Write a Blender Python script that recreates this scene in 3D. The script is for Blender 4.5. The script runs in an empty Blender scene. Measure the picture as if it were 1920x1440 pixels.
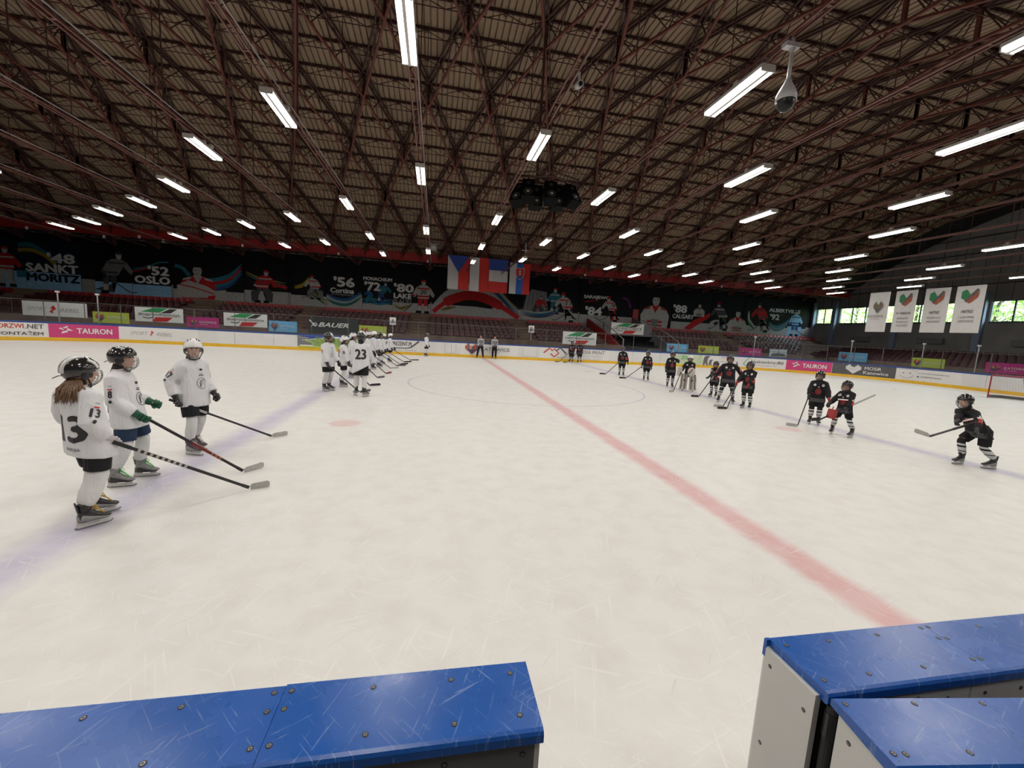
import bpy, bmesh, math, random
from math import sin, cos, pi, radians, atan2, hypot
from mathutils import Vector, Matrix
from mathutils.bvhtree import BVHTree
from mathutils import noise as mnoise
random.seed(7)
SC = bpy.context.scene
COL = SC.collection
V = Vector

# ------------------------------------------------------------------ camera
F_PX = 771.88
YAW, PITCH, ROLL = 0.1889, -0.1258, 0.0561
CAM = V((-3.56, -1.0053, 2.0585))
cam_d = bpy.data.cameras.new('camera')
cam_d.sensor_fit = 'HORIZONTAL'; cam_d.sensor_width = 36.0
cam_d.lens = F_PX * 36.0 / 1920.0
cam_d.clip_start = 0.02; cam_d.clip_end = 400
cam = bpy.data.objects.new('camera', cam_d); COL.objects.link(cam)
fwd = V((sin(YAW), cos(YAW), 0)); rgt = V((cos(YAW), -sin(YAW), 0)); up = V((0, 0, 1))
f2 = fwd * cos(PITCH) + up * sin(PITCH); u2 = up * cos(PITCH) - fwd * sin(PITCH)
r3 = rgt * cos(ROLL) + u2 * sin(ROLL); u3 = u2 * cos(ROLL) - rgt * sin(ROLL)
M = Matrix((r3, u3, -f2)).transposed().to_4x4(); M.translation = CAM
cam.matrix_world = M
SC.camera = cam

# ------------------------------------------------------------------ world, exposure, look
w = bpy.data.worlds.new('world'); SC.world = w; w.use_nodes = True
nt = w.node_tree; nt.nodes.clear()
wo = nt.nodes.new('ShaderNodeOutputWorld'); bg = nt.nodes.new('ShaderNodeBackground')
bg.inputs[0].default_value = (0.80, 0.92, 1.0, 1); bg.inputs[1].default_value = 14.0
nt.links.new(bg.outputs[0], wo.inputs[0])
SC.view_settings.view_transform = 'Standard'
SC.view_settings.look = 'None'
SC.view_settings.gamma = 1.0
SC.view_settings.use_curve_mapping = False
SC.view_settings.exposure = 0.0
SC.cycles.use_denoising = True
SC.cycles.denoising_prefilter = 'ACCURATE'
SC.cycles.max_bounces = 5
SC.cycles.adaptive_threshold = 0.02
SC.cycles.diffuse_bounces = 3
SC.cycles.glossy_bounces = 2
SC.cycles.transparent_max_bounces = 12
SC.cycles.sample_clamp_indirect = 3.0
LAMP_W = 60.0      # watts of every tube light
TUBE_EMIT = 9.0

# ------------------------------------------------------------------ materials
MATS = {}
def mat(name, col, rough=0.6, metal=0.0, var=0.12, scale=6.0, spec=0.5, bump=0.0, emit=0, coat=0.0, bscale=None):
    if name in MATS: return MATS[name]
    m = bpy.data.materials.new(name); m.use_nodes = True
    n = m.node_tree; b = n.nodes['Principled BSDF']
    b.inputs['Roughness'].default_value = rough; b.inputs['Metallic'].default_value = metal
    b.inputs['Specular IOR Level'].default_value = .12 if name.startswith(('poster', 'dark_wall', 'pale_grey_wall')) else spec
    if coat: b.inputs['Coat Weight'].default_value = coat
    tc = n.nodes.new('ShaderNodeTexCoord'); nz = n.nodes.new('ShaderNodeTexNoise')
    nz.inputs['Scale'].default_value = scale; nz.inputs['Detail'].default_value = 3
    n.links.new(tc.outputs['Object'], nz.inputs['Vector'])
    cr = n.nodes.new('ShaderNodeValToRGB')
    cr.color_ramp.elements[0].position = .3; cr.color_ramp.elements[1].position = .7
    cr.color_ramp.elements[0].color = tuple(c * (1 - var) for c in col) + (1,)
    cr.color_ramp.elements[1].color = tuple(min(1, c * (1 + var)) for c in col) + (1,)
    n.links.new(nz.outputs[0], cr.inputs[0]); n.links.new(cr.outputs[0], b.inputs['Base Color'])
    if bump:
        bp = n.nodes.new('ShaderNodeBump'); bp.inputs['Strength'].default_value = bump; bp.inputs['Distance'].default_value = .02
        if bscale:
            n2 = n.nodes.new('ShaderNodeTexNoise'); n2.inputs['Scale'].default_value = bscale
            n.links.new(tc.outputs['Object'], n2.inputs['Vector']); n.links.new(n2.outputs[0], bp.inputs['Height'])
        else: n.links.new(nz.outputs[0], bp.inputs['Height'])
        n.links.new(bp.outputs[0], b.inputs['Normal'])
    if emit:
        b.inputs['Emission Color'].default_value = tuple(col) + (1,); b.inputs['Emission Strength'].default_value = emit
    MATS[name] = m
    return m
def nodes_of(m):
    n = m.node_tree
    return n, n.nodes['Principled BSDF']
def mth(n, op, a, b=None, c=None, clamp=False):
    x = n.nodes.new('ShaderNodeMath'); x.operation = op; x.use_clamp = clamp
    for i, v in enumerate((a, b, c)):
        if v is None: continue
        if isinstance(v, (int, float)): x.inputs[i].default_value = v
        else: n.links.new(v, x.inputs[i])
    return x.outputs[0]
def mixc(n, fac, a, b):
    x = n.nodes.new('ShaderNodeMix'); x.data_type = 'RGBA'
    n.links.new(fac, x.inputs[0]) if not isinstance(fac, (int, float)) else setattr(x.inputs[0], 'default_value', fac)
    for i, v in ((6, a), (7, b)):
        if isinstance(v, tuple): x.inputs[i].default_value = v + (1,) if len(v) == 3 else v
        else: n.links.new(v, x.inputs[i])
    return x.outputs[2]

# plain colours
WHITE_PL = mat('white_plastic', (.72, .72, .70), .45, var=.04)
STEEL = mat('steel', (.55, .56, .58), .3, .9, var=.05)
DARK = mat('black_plastic', (.012, .012, .014), .4, var=.2)
CONDUIT = mat('painted_rail', (.12, .038, .028), .45, var=.1)
CONDUIT2 = mat('grey_conduit', (.34, .30, .30), .4, .3, var=.1)
TRUSS = mat('red_brown_steel', (.105, .026, .018), .6, var=.3, scale=3)
TRUSS_D = mat('dark_purlin_steel', (.05, .018, .013), .65, var=.3, scale=3)
DECK = mat('beige_roof_sheet', (.235, .165, .108), .75, var=.10, scale=.35)
RED_BEAM = mat('red_painted_steel', (.30, .012, .012), .5, var=.15, scale=.6)
WALL_D = mat('dark_wall', (.009, .009, .011), .8, var=.25, scale=.7)
WALL_L = mat('pale_grey_wall', (.28, .27, .26), .8, var=.1, scale=.8)
GABLE = mat('grey_cladding', (.19, .185, .18), .75, var=.15, scale=.5)
CONC = mat('brown_concrete', (.13, .085, .065), .85, var=.25, scale=1.2, bump=.1)
GREYCONC = mat('grey_concrete', (.13, .13, .13), .85, var=.15, scale=1.5)
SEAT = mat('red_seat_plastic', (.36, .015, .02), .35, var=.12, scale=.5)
SEAT_SHADED = mat('shaded_seat_plastic', (.06, .009, .011), .45, var=.25, scale=.5)  # red seats darkened: shade on the lower rows put into the colour
PANELW = mat('white_board_plastic', (.66, .66, .65), .35, var=.05, scale=1.5)
KICK = mat('yellow_kick_plastic', (.72, .43, .02), .4, var=.08, scale=2)
BLUECAP = mat('blue_rail_plastic', (.02, .055, .22), .35, var=.1)
RUBBER = mat('rubber', (.02, .02, .02), .8, var=.2)
SKIN = mat('skin', (.62, .36, .26), .55, var=.06, scale=20)

# glass
GL = bpy.data.materials.new('rink_glass'); GL.use_nodes = True
n = GL.node_tree; n.nodes.clear()
o_ = n.nodes.new('ShaderNodeOutputMaterial'); tr = n.nodes.new('ShaderNodeBsdfTransparent'); gs = n.nodes.new('ShaderNodeBsdfGlossy')
tr.inputs[0].default_value = (.93, .95, .95, 1); gs.inputs['Roughness'].default_value = .08; gs.inputs[0].default_value = (.9, .95, 1, 1)
mx = n.nodes.new('ShaderNodeMixShader'); fr = n.nodes.new('ShaderNodeFresnel'); fr.inputs[0].default_value = 1.35
nzg = n.nodes.new('ShaderNodeTexNoise'); nzg.inputs['Scale'].default_value = 2.2
n.links.new(mth(n, 'ADD', mth(n, 'MULTIPLY', fr.outputs[0], .5), mth(n, 'MULTIPLY', nzg.outputs[0], .02)), mx.inputs[0])
n.links.new(tr.outputs[0], mx.inputs[1]); n.links.new(gs.outputs[0], mx.inputs[2]); n.links.new(mx.outputs[0], o_.inputs[0])

# ------------------------------------------------------------------ mesh helpers
def mesh_obj(name, bm, m, parent=None, smooth=False, link=True):
    me = bpy.data.meshes.new(name); bm.to_mesh(me); bm.free()
    ms = m if isinstance(m, (list, tuple)) else [m]
    for x in ms: me.materials.append(x)
    if smooth: me.polygons.foreach_set('use_smooth', [True] * len(me.polygons))
    o = bpy.data.objects.new(name, me)
    if link: COL.objects.link(o)
    if parent: o.parent = parent
    return o
def thing(name, label, cat, loc=(0, 0, 0), rz=0, group=None, kind=None):
    o = bpy.data.objects.new(name, None); COL.objects.link(o); o.empty_display_size = .1
    o.location = loc; o.rotation_euler = (0, 0, rz)
    return tag(o, label, cat, group, kind)
def tag(o, label=None, cat=None, group=None, kind=None):
    if label: o['label'] = label
    if cat: o['category'] = cat
    if group: o['group'] = group
    if kind: o['kind'] = kind
    return o
def dup(o, parent=None, name=None):
    c = o.copy(); COL.objects.link(c)
    if parent is not None: c.parent = parent
    return c
def dup_tree(o, parent=None):
    c = dup(o, parent)
    for ch in list(o.children): dup_tree(ch, c)
    return c
def box(bm, c, s, R=None, mi=0):
    hx, hy, hz = s[0] / 2, s[1] / 2, s[2] / 2
    c = V(c); vs = []
    for x in (-hx, hx):
        for y in (-hy, hy):
            for z in (-hz, hz):
                p = V((x, y, z)); p = (R @ p) if R else p
                vs.append(bm.verts.new(c + p))
    for f in ((0, 1, 3, 2), (4, 6, 7, 5), (0, 4, 5, 1), (2, 3, 7, 6), (0, 2, 6, 4), (1, 5, 7, 3)):
        q = bm.faces.new([vs[i] for i in f]); q.material_index = mi
    return vs
def bx(bm, x0, x1, y0, y1, z0, z1, mi=0):
    return box(bm, ((x0 + x1) / 2, (y0 + y1) / 2, (z0 + z1) / 2), (abs(x1 - x0), abs(y1 - y0), abs(z1 - z0)), mi=mi)
def frame_z(d, upv=V((0, 0, 1))):
    d = d.normalized()
    if abs(d.dot(upv)) > .98: upv = V((1, 0, 0))
    a = upv.cross(d).normalized(); b = d.cross(a)
    return a, b
def bar(bm, p, q, wd, ht=None, mi=0):
    p = V(p); q = V(q); ht = ht or wd; d = q - p
    a, b = frame_z(d); R = Matrix((d.normalized(), a, b)).transposed()
    box(bm, (p + q) / 2, (d.length, wd, ht), R, mi)
def tube(bm, pts, rad, seg=8, cap=True, ell=None, mi=0, upv=None, round_ends=False):
    """tube along points; rad number or list; ell = (side, up) scale list or tuple"""
    pts = [V(p) for p in pts]; n_ = len(pts)
    if not isinstance(rad, (list, tuple)): rad = [rad] * n_
    rad = list(rad)
    if round_ends:
        d0 = (pts[0] - pts[1]).normalized(); d1 = (pts[-1] - pts[-2]).normalized()
        pts = [pts[0] + d0 * rad[0] * .75] + [pts[0] + d0 * rad[0] * .4] + pts + [pts[-1] + d1 * rad[-1] * .4, pts[-1] + d1 * rad[-1] * .75]
        rad = [rad[0] * .45, rad[0] * .85] + rad + [rad[-1] * .85, rad[-1] * .45]
        n_ = len(pts)
    rings = []; upv = upv or V((0, 0, 1)); pa = None
    for i in range(n_):
        d = (pts[min(i + 1, n_ - 1)] - pts[max(i - 1, 0)])
        if d.length < 1e-9: d = V((0, 0, 1))
        if pa is None: a, b = frame_z(d, upv)
        else:
            d.normalize(); a = (pa - d * pa.dot(d)).normalized(); b = d.cross(a)
        pa = a
        e = ell[i] if isinstance(ell, list) else (ell or (1, 1))
        rings.append([bm.verts.new(pts[i] + a * cos(2 * pi * k / seg) * rad[i] * e[0] + b * sin(2 * pi * k / seg) * rad[i] * e[1]) for k in range(seg)])
    for i in range(n_ - 1):
        for k in range(seg):
            f = bm.faces.new((rings[i][k], rings[i][(k + 1) % seg], rings[i + 1][(k + 1) % seg], rings[i + 1][k])); f.material_index = mi
    if cap:
        f = bm.faces.new(rings[0][::-1]); f.material_index = mi; f = bm.faces.new(rings[-1]); f.material_index = mi
def loft(bm, rings, cap=True, mi=0):
    """rings: lists of equal numbers of points"""
    R = [[bm.verts.new(p) for p in r] for r in rings]; s = len(R[0])
    for i in range(len(R) - 1):
        for k in range(s):
            f = bm.faces.new((R[i][k], R[i][(k + 1) % s], R[i + 1][(k + 1) % s], R[i + 1][k])); f.material_index = mi
    if cap: bm.faces.new(R[0][::-1]).material_index = mi; bm.faces.new(R[-1]).material_index = mi
def ball(bm, c, r, seg=12, rng=8, R=None, mi=0):
    c = V(c); r = (r, r, r) if isinstance(r, (int, float)) else r
    rows = []
    for i in range(1, rng):
        t = pi * i / rng
        rows.append([V((r[0] * sin(t) * cos(2 * pi * k / seg), r[1] * sin(t) * sin(2 * pi * k / seg), r[2] * cos(t))) for k in range(seg)])
    T = lambda p: c + ((R @ p) if R else p)
    vt = bm.verts.new(T(V((0, 0, r[2])))); vb = bm.verts.new(T(V((0, 0, -r[2]))))
    VR = [[bm.verts.new(T(p)) for p in row] for row in rows]
    for k in range(seg):
        bm.faces.new((vt, VR[0][k], VR[0][(k + 1) % seg])).material_index = mi
        bm.faces.new((vb, VR[-1][(k + 1) % seg], VR[-1][k])).material_index = mi
        for i in range(len(VR) - 1):
            bm.faces.new((VR[i][k], VR[i + 1][k], VR[i + 1][(k + 1) % seg], VR[i][(k + 1) % seg])).material_index = mi
def cyl(bm, p, q, r, seg=12, mi=0): tube(bm, [p, q], r, seg, mi=mi)
def extr(bm, poly, axis, t0, t1, mi=0):
    """extrude a 2D outline; axis 'y' : outline in (x,z); 'x': (y,z)"""
    def P(a, b, t): return V((a, t, b)) if axis == 'y' else (V((t, a, b)) if axis == 'x' else V((a, b, t)))
    A = [bm.verts.new(P(a, b, t0)) for a, b in poly]; B = [bm.verts.new(P(a, b, t1)) for a, b in poly]
    s = len(poly)
    bm.faces.new(A).material_index = mi; bm.faces.new(B[::-1]).material_index = mi
    for i in range(s): bm.faces.new((A[i], B[i], B[(i + 1) % s], A[(i + 1) % s])).material_index = mi

# ------------------------------------------------------------------ printed lettering and graphics
STRINGS = {}
def request(*ss):
    for s in ss:
        t = s if isinstance(s, tuple) else (s, .02, 0)
        STRINGS[t] = None
TXT = {}
def text2d(s, bold=.02, shear=0.0):
    key = (s, bold, shear)
    if key in TXT: return TXT[key]
    cu = bpy.data.curves.new('t', 'FONT'); cu.body = s; cu.offset = bold; cu.shear = shear; cu.resolution_u = 2; cu.fill_mode = 'BOTH'
    ob = bpy.data.objects.new('t', cu)
    me = ob.to_mesh()
    vs = [(v.co.x, v.co.y) for v in me.vertices]; fs = [tuple(p.vertices) for p in me.polygons]
    x0 = min(v[0] for v in vs); x1 = max(v[0] for v in vs); y0 = min(v[1] for v in vs); y1 = max(v[1] for v in vs)
    vs = [((x - x0) / (x1 - x0), (y - y0) / (y1 - y0)) for x, y in vs]
    ob.to_mesh_clear(); bpy.data.objects.remove(ob); bpy.data.curves.remove(cu)
    TXT[key] = (vs, fs); return TXT[key]
class Print:
    """flat print laid on a surface through fn(u, v, lift) -> point"""
    def __init__(s, fn, cut=None, lift=.006):
        s.fn = fn; s.cut = cut; s.bm = bmesh.new(); s.mats = []; s.n = 0; s.lift = lift; s.u = None
    def _mi(s, m):
        if m not in s.mats: s.mats.append(m)
        return s.mats.index(m)
    def raw(s, vs, fs, m):
        s.n += 1; mi = s._mi(m); t = bmesh.new()
        B = [t.verts.new((u, v, 0)) for u, v in vs]
        for f in fs:
            try: t.faces.new([B[i] for i in f])
            except ValueError: pass
        if s.cut:
            us = [v[0] for v in vs]; ws = [v[1] for v in vs]
            for ax, lo, hi in ((0, min(us), max(us)), (1, min(ws), max(ws))):
                if ax == 1 and s.cut[1] is None: continue
                st = s.cut[ax]; c = math.floor(lo / st) * st + st
                while c < hi:
                    co = V((c, 0, 0)) if ax == 0 else V((0, c, 0)); no = V((1, 0, 0)) if ax == 0 else V((0, 1, 0))
                    bmesh.ops.bisect_plane(t, geom=t.verts[:] + t.edges[:] + t.faces[:], plane_co=co, plane_no=no); c += st
        L = s.lift * (1 + .35 * s.n); mp = {}
        for v in t.verts:
            p = s.fn(v.co.x, v.co.y, L)
            mp[v.index if False else v] = s.bm.verts.new(p) if p is not None else None
        for f in t.faces:
            q = [mp[v] for v in f.verts]
            if None in q: continue
            try: s.bm.faces.new(q).material_index = mi
            except ValueError: pass
        t.free(); return s
    def poly(s, pts, m):
        t = bmesh.new(); B = [t.verts.new((u, v, 0)) for u, v in pts]
        f = t.faces.new(B); bmesh.ops.triangulate(t, faces=[f], ngon_method='EAR_CLIP'); t.verts.index_update()
        fs = [tuple(v.index for v in f.verts) for f in t.faces]; t.free()
        return s.raw(pts, fs, m)
    def rect(s, u, v, w_, h_, m): return s.raw([(u, v), (u + w_, v), (u + w_, v + h_), (u, v + h_)], [(0, 1, 2, 3)], m)
    def ell(s, u, v, a, b, m, k=16, rot=0):
        return s.poly([(u + a * cos(t) * cos(rot) - b * sin(t) * sin(rot), v + a * cos(t) * sin(rot) + b * sin(t) * cos(rot)) for t in [2 * pi * i / k for i in range(k)]], m)
    def ring(s, u, v, a, b, wd, m, k=24, t0=0, t1=2 * pi):
        pts = [(u + a * cos(t0 + (t1 - t0) * i / k), v + b * sin(t0 + (t1 - t0) * i / k)) for i in range(k + 1)]
        return s.ribbon(pts, wd, m)
    def ribbon(s, pts, wd, m):
        if not isinstance(wd, (list, tuple)): wd = [wd] * len(pts)
        A = []; B = []
        for i, p in enumerate(pts):
            q0 = pts[max(0, i - 1)]; q1 = pts[min(len(pts) - 1, i + 1)]
            d = V((q1[0] - q0[0], q1[1] - q0[1])); d = d.normalized() if d.length > 0 else V((1, 0)); nn = V((-d.y, d.x))
            A.append((p[0] + nn.x * wd[i] / 2, p[1] + nn.y * wd[i] / 2)); B.append((p[0] - nn.x * wd[i] / 2, p[1] - nn.y * wd[i] / 2))
        k = len(pts); return s.raw(A + B, [(i, i + 1, k + i + 1, k + i) for i in range(k - 1)], m)
    def text(s, t, u, v, w_, h_, m, bold=.02, shear=0.0):
        vs, fs = text2d(t, 0, shear)
        b_ = h_ * bold * 1.3; sh_ = [(0, 0)] if bold < .012 else [(-b_, 0), (b_, 0), (0, b_ * .7), (0, -b_ * .7)] + ([(-b_ * .5, b_ * .5), (b_ * .5, -b_ * .5)] if bold > .035 else [])
        for i, (du, dv) in enumerate(sh_):
            s.raw([(u + b_ + x * (w_ - 2 * b_) + du, v + b_ * .7 + y * (h_ - 1.4 * b_) + dv) for x, y in vs], fs, m)
            if i: s.n -= .92
        return s
    def build(s, name, parent=None):
        return mesh_obj(name, s.bm, s.mats, parent)
def plane_fn(o, ud, vd):
    o, ud, vd = V(o), V(ud).normalized(), V(vd).normalized(); nn = ud.cross(vd)
    return lambda u, v, l: o + ud * u + vd * v + nn * l
INK = mat('ink_black', (.02, .02, .022), .6, var=.02)
INKD = mat('ink_dark_grey', (.09, .09, .095), .6, var=.02)
INKW = mat('ink_white', (.68, .68, .67), .6, var=.02)
INKG = mat('ink_grey', (.35, .35, .35), .6, var=.02)
INKR = mat('ink_red', (.50, .02, .02), .6, var=.04)
INKGR = mat('ink_green', (.02, .26, .08), .6, var=.04)
INKBL = mat('ink_blue', (.015, .05, .30), .6, var=.04)
MAGENTA = mat('ink_magenta', (.55, .045, .18), .55, var=.03)
MAGD = mat('ink_deep_magenta', (.42, .02, .18), .6, var=.03)
LIME = mat('ink_lime', (.42, .50, .06), .6, var=.04)
SKYB = mat('ink_sky_blue', (.14, .42, .68), .6, var=.04)
ORANGE = mat('ink_orange', (.55, .12, .04), .6, var=.03)

# ------------------------------------------------------------------ rink outline
RL, RW, RR = 30.0, 29.56, 8.5
def rink_pt(s, off=0.0):
    """point and inward normal; s = 0 at the middle of the far side, growing to +X and round both ends"""
    sg = 1 if s >= 0 else -1; a = abs(s); S1 = RL - RR; S2 = S1 + RR * pi / 2; S3 = S2 + (RW - 2 * RR); S4 = S3 + RR * pi / 2
    if a <= S1: p = V((a, RW, 0)); nn = V((0, -1, 0))
    elif a <= S2:
        t = (a - S1) / RR; p = V((S1 + RR * sin(t), RW - RR + RR * cos(t), 0)); nn = V((-sin(t), -cos(t), 0))
    elif a <= S3: p = V((RL, RW - RR - (a - S2), 0)); nn = V((-1, 0, 0))
    elif a <= S4:
        t = (a - S3) / RR; p = V((S1 + RR * cos(t), RR - RR * sin(t), 0)); nn = V((-cos(t), sin(t), 0))
    else: p = V((S1 - (a - S4), 0, 0)); nn = V((0, 1, 0))
    p.x *= sg; nn.x *= sg
    return p - nn * off, nn
def board_fn(s, z, l):
    p, nn = rink_pt(s); q = p + nn * l; return V((q.x, q.y, z))
S1 = RL - RR; S2 = S1 + RR * pi / 2; S3 = S2 + RW - 2 * RR; S4 = S3 + RR * pi / 2; SN = S4 + S1   # SN: middle of near side

# ------------------------------------------------------------------ ice
def ice_material():
    m = bpy.data.materials.new('ice'); m.use_nodes = True; n, b = nodes_of(m)
    tc = n.nodes.new('ShaderNodeTexCoord'); sp = n.nodes.new('ShaderNodeSeparateXYZ'); n.links.new(tc.outputs['Object'], sp.inputs[0])
    x, y = sp.outputs[0], sp.outputs[1]
    def noise(scale, detail=4, vec=None, dist=0):
        z = n.nodes.new('ShaderNodeTexNoise'); z.inputs['Scale'].default_value = scale; z.inputs['Detail'].default_value = detail; z.inputs['Distortion'].default_value = dist
        n.links.new(vec or tc.outputs['Object'], z.inputs['Vector']); return z.outputs[0]
    def stretch(sx, sy, rot):
        mp = n.nodes.new('ShaderNodeMapping'); mp.vector_type = 'TEXTURE'; mp.inputs['Scale'].default_value = (1 / sx, 1 / sy, 1); mp.inputs['Rotation'].default_value = (0, 0, rot)
        n.links.new(tc.outputs['Object'], mp.inputs[0]); return mp.outputs[0]
    big = noise(.22, 3); frost = noise(3.5, 5); fine = noise(30, 4)
    def band(v, centre, half, soft):
        d = mth(n, 'ABSOLUTE', mth(n, 'SUBTRACT', v, centre)); d = mth(n, 'ADD', d, mth(n, 'MULTIPLY', mth(n, 'SUBTRACT', noise(6, 3), .5), soft))
        return mth(n, 'SUBTRACT', 1, mth(n, 'DIVIDE', mth(n, 'SUBTRACT', d, half - soft), 2 * soft, clamp=True), clamp=True)
    def dist(cx, cy):
        a = mth(n, 'SUBTRACT', x, cx); bb = mth(n, 'SUBTRACT', y, cy)
        return mth(n, 'SQRT', mth(n, 'ADD', mth(n, 'MULTIPLY', a, a), mth(n, 'MULTIPLY', bb, bb)))
    col = mixc(n, big, (.655, .645, .615), (.725, .715, .685))
    col = mixc(n, mth(n, 'MULTIPLY', mth(n, 'SUBTRACT', frost, .42, clamp=True), 2.2, clamp=True), col, (.625, .60, .565))
    fade = mth(n, 'ADD', .45, mth(n, 'MULTIPLY', frost, .5))
    col = mixc(n, mth(n, 'MULTIPLY', band(x, 0.0, .18, .08), fade), col, (.60, .29, .30))
    for c in (-6.79, 6.79):
        col = mixc(n, mth(n, 'MULTIPLY', band(x, c, .22, .15), mth(n, 'MULTIPLY', fade, .8)), col, (.35, .33, .51))
    for c in (-25.5, 25.5):
        col = mixc(n, mth(n, 'MULTIPLY', band(x, c, .03, .01), fade), col, (.58, .20, .23))
    circ = band(dist(0, RW / 2), 4.5, .035, .012)
    col = mixc(n, mth(n, 'MULTIPLY', circ, .55), col, (.32, .33, .48))
    for cx in (-5.33, 5.33):
        for cy in (RW / 2 - 7, RW / 2 + 7):
            col = mixc(n, mth(n, 'MULTIPLY', band(dist(cx, cy), 0, .30, .04), .38), col, (.62, .25, .22))
    for cx in (-20, 20):
        for cy in (RW / 2 - 7, RW / 2 + 7):
            col = mixc(n, mth(n, 'MULTIPLY', band(dist(cx, cy), 4.5, .03, .012), .45), col, (.62, .25, .22))
            col = mixc(n, mth(n, 'MULTIPLY', band(dist(cx, cy), 0, .30, .04), .38), col, (.62, .25, .22))
    # skate scratches
    scr = None; bumpsum = None
    for i, (rot, sx, sy) in enumerate(((.3, 1.2, 26), (1.25, 1.0, 22), (2.1, 1.5, 30), (2.75, .9, 20))):
        q = noise(1.6, 6, stretch(sx, sy, rot), .35)
        ln = mth(n, 'GREATER_THAN', q, .655)
        scr = ln if scr is None else mth(n, 'MAXIMUM', scr, ln); bumpsum = q if bumpsum is None else mth(n, 'ADD', bumpsum, q)
    col = mixc(n, mth(n, 'MULTIPLY', scr, mth(n, 'MULTIPLY', frost, .55)), col, (.84, .83, .80))
    dk = mth(n, 'GREATER_THAN', noise(1.5, 6, stretch(1.1, 34, .8), .3), .68)
    col = mixc(n, mth(n, 'MULTIPLY', dk, .22), col, (.42, .40, .38))
    n.links.new(col, b.inputs['Base Color'])
    n.links.new(mth(n, 'ADD', .36, mth(n, 'MULTIPLY', mth(n, 'ADD', scr, frost), .16)), b.inputs['Roughness'])
    b.inputs['Specular IOR Level'].default_value = .32
    bp = n.nodes.new('ShaderNodeBump'); bp.inputs['Strength'].default_value = .25; bp.inputs['Distance'].default_value = .004
    n.links.new(mth(n, 'ADD', bumpsum, fine), bp.inputs['Height']); n.links.new(bp.outputs[0], b.inputs['Normal'])
    return m
bm = bmesh.new()
pts = [rink_pt(S, .05)[0] for S in [-SN + .001 + i * (2 * SN - .002) / 240 for i in range(241)]]
bm.faces.new([bm.verts.new((p.x, p.y, 0)) for p in pts]); bmesh.ops.recalc_face_normals(bm, faces=bm.faces)
if bm.faces[:][0].normal.z < 0: bmesh.ops.reverse_faces(bm, faces=bm.faces[:])
ice = tag(mesh_obj('floor', bm, ice_material()), 'scratched white ice sheet with faded red centre line and blue lines', 'ice', kind='structure')
bm = bmesh.new(); bx(bm, -40.6, 40.6, -9, 41.3, -.3, -.02)
tag(mesh_obj('ground', bm, GREYCONC), 'grey concrete slab around and under the ice', 'floor', kind='structure')

# ------------------------------------------------------------------ hall dimensions
H_ROW = 4.8                              # height of the light rows above the eye
S = 3.1                                  # spacing of the roof nodes
Z_L = CAM.z + H_ROW
def roof_z(y):
    t = (y - CAM.y) / S
    return CAM.z + S * (4.02 - .049 * (t - 5.9) ** 2)
Y_BEAM, Y_WALL, X_GAB = 37.0, 41.0, 40.3
NODE_T = [-1.0, .68, 2.35, 4.02, 5.70, 7.37, 8.90, 10.30, 11.70, 12.75]
NODE_Y = [CAM.y + t * S for t in NODE_T]
def in_view(p, m=80):
    d = V(p) - CAM; z = d.dot(f2)
    if z < .1: return False
    x = 960 + F_PX * d.dot(r3) / z; y = 720 - F_PX * d.dot(u3) / z
    return -m < x < 1920 + m and -m < y < 1440 + m

# ------------------------------------------------------------------ roof: ribbed sheet, lattice purlins, diamond grid of trusses
ceil = tag(bpy.data.objects.new('ceiling', None), 'arched beige ribbed-sheet roof on red-brown lattice trusses', 'roof', kind='structure'); COL.objects.link(ceil)
bm = bmesh.new()
ys = [-8.5 + i * (Y_BEAM + .6 + 8.5) / 30 for i in range(31)]
xs = []; x = -40.3; pr = .27
while x < X_GAB:
    xs += [(x, 0), (x + pr * .74, 0), (x + pr * .78, .10), (x + pr * .96, .10)]; x += pr
rows = [[bm.verts.new((a, y, roof_z(y) + dz)) for a, dz in xs] for y in ys]
for i in range(len(rows) - 1):
    for k in range(len(xs) - 1): bm.faces.new((rows[i][k], rows[i + 1][k], rows[i + 1][k + 1], rows[i][k + 1]))
bmesh.ops.recalc_face_normals(bm, faces=bm.faces)
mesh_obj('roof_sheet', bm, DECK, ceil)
bm = bmesh.new(); ra = [[V((x, y, roof_z(y) - .10)) for x in (37.5, X_GAB)] for y in ys]
for i in range(len(ra) - 1): bm.faces.new([bm.verts.new(p) for p in (ra[i][0], ra[i][1], ra[i + 1][1], ra[i + 1][0])])
for i in range(len(ra) - 1): bm.faces.new([bm.verts.new(p) for p in (ra[i][0], ra[i + 1][0], ra[i + 1][0] + V((0, 0, .1)), ra[i][0] + V((0, 0, .1)))])
mesh_obj('edge_strip', bm, mat('black_edge', (.008, .007, .007), .9), ceil)  # black strip just under the roof sheet, along the gable end
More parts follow.
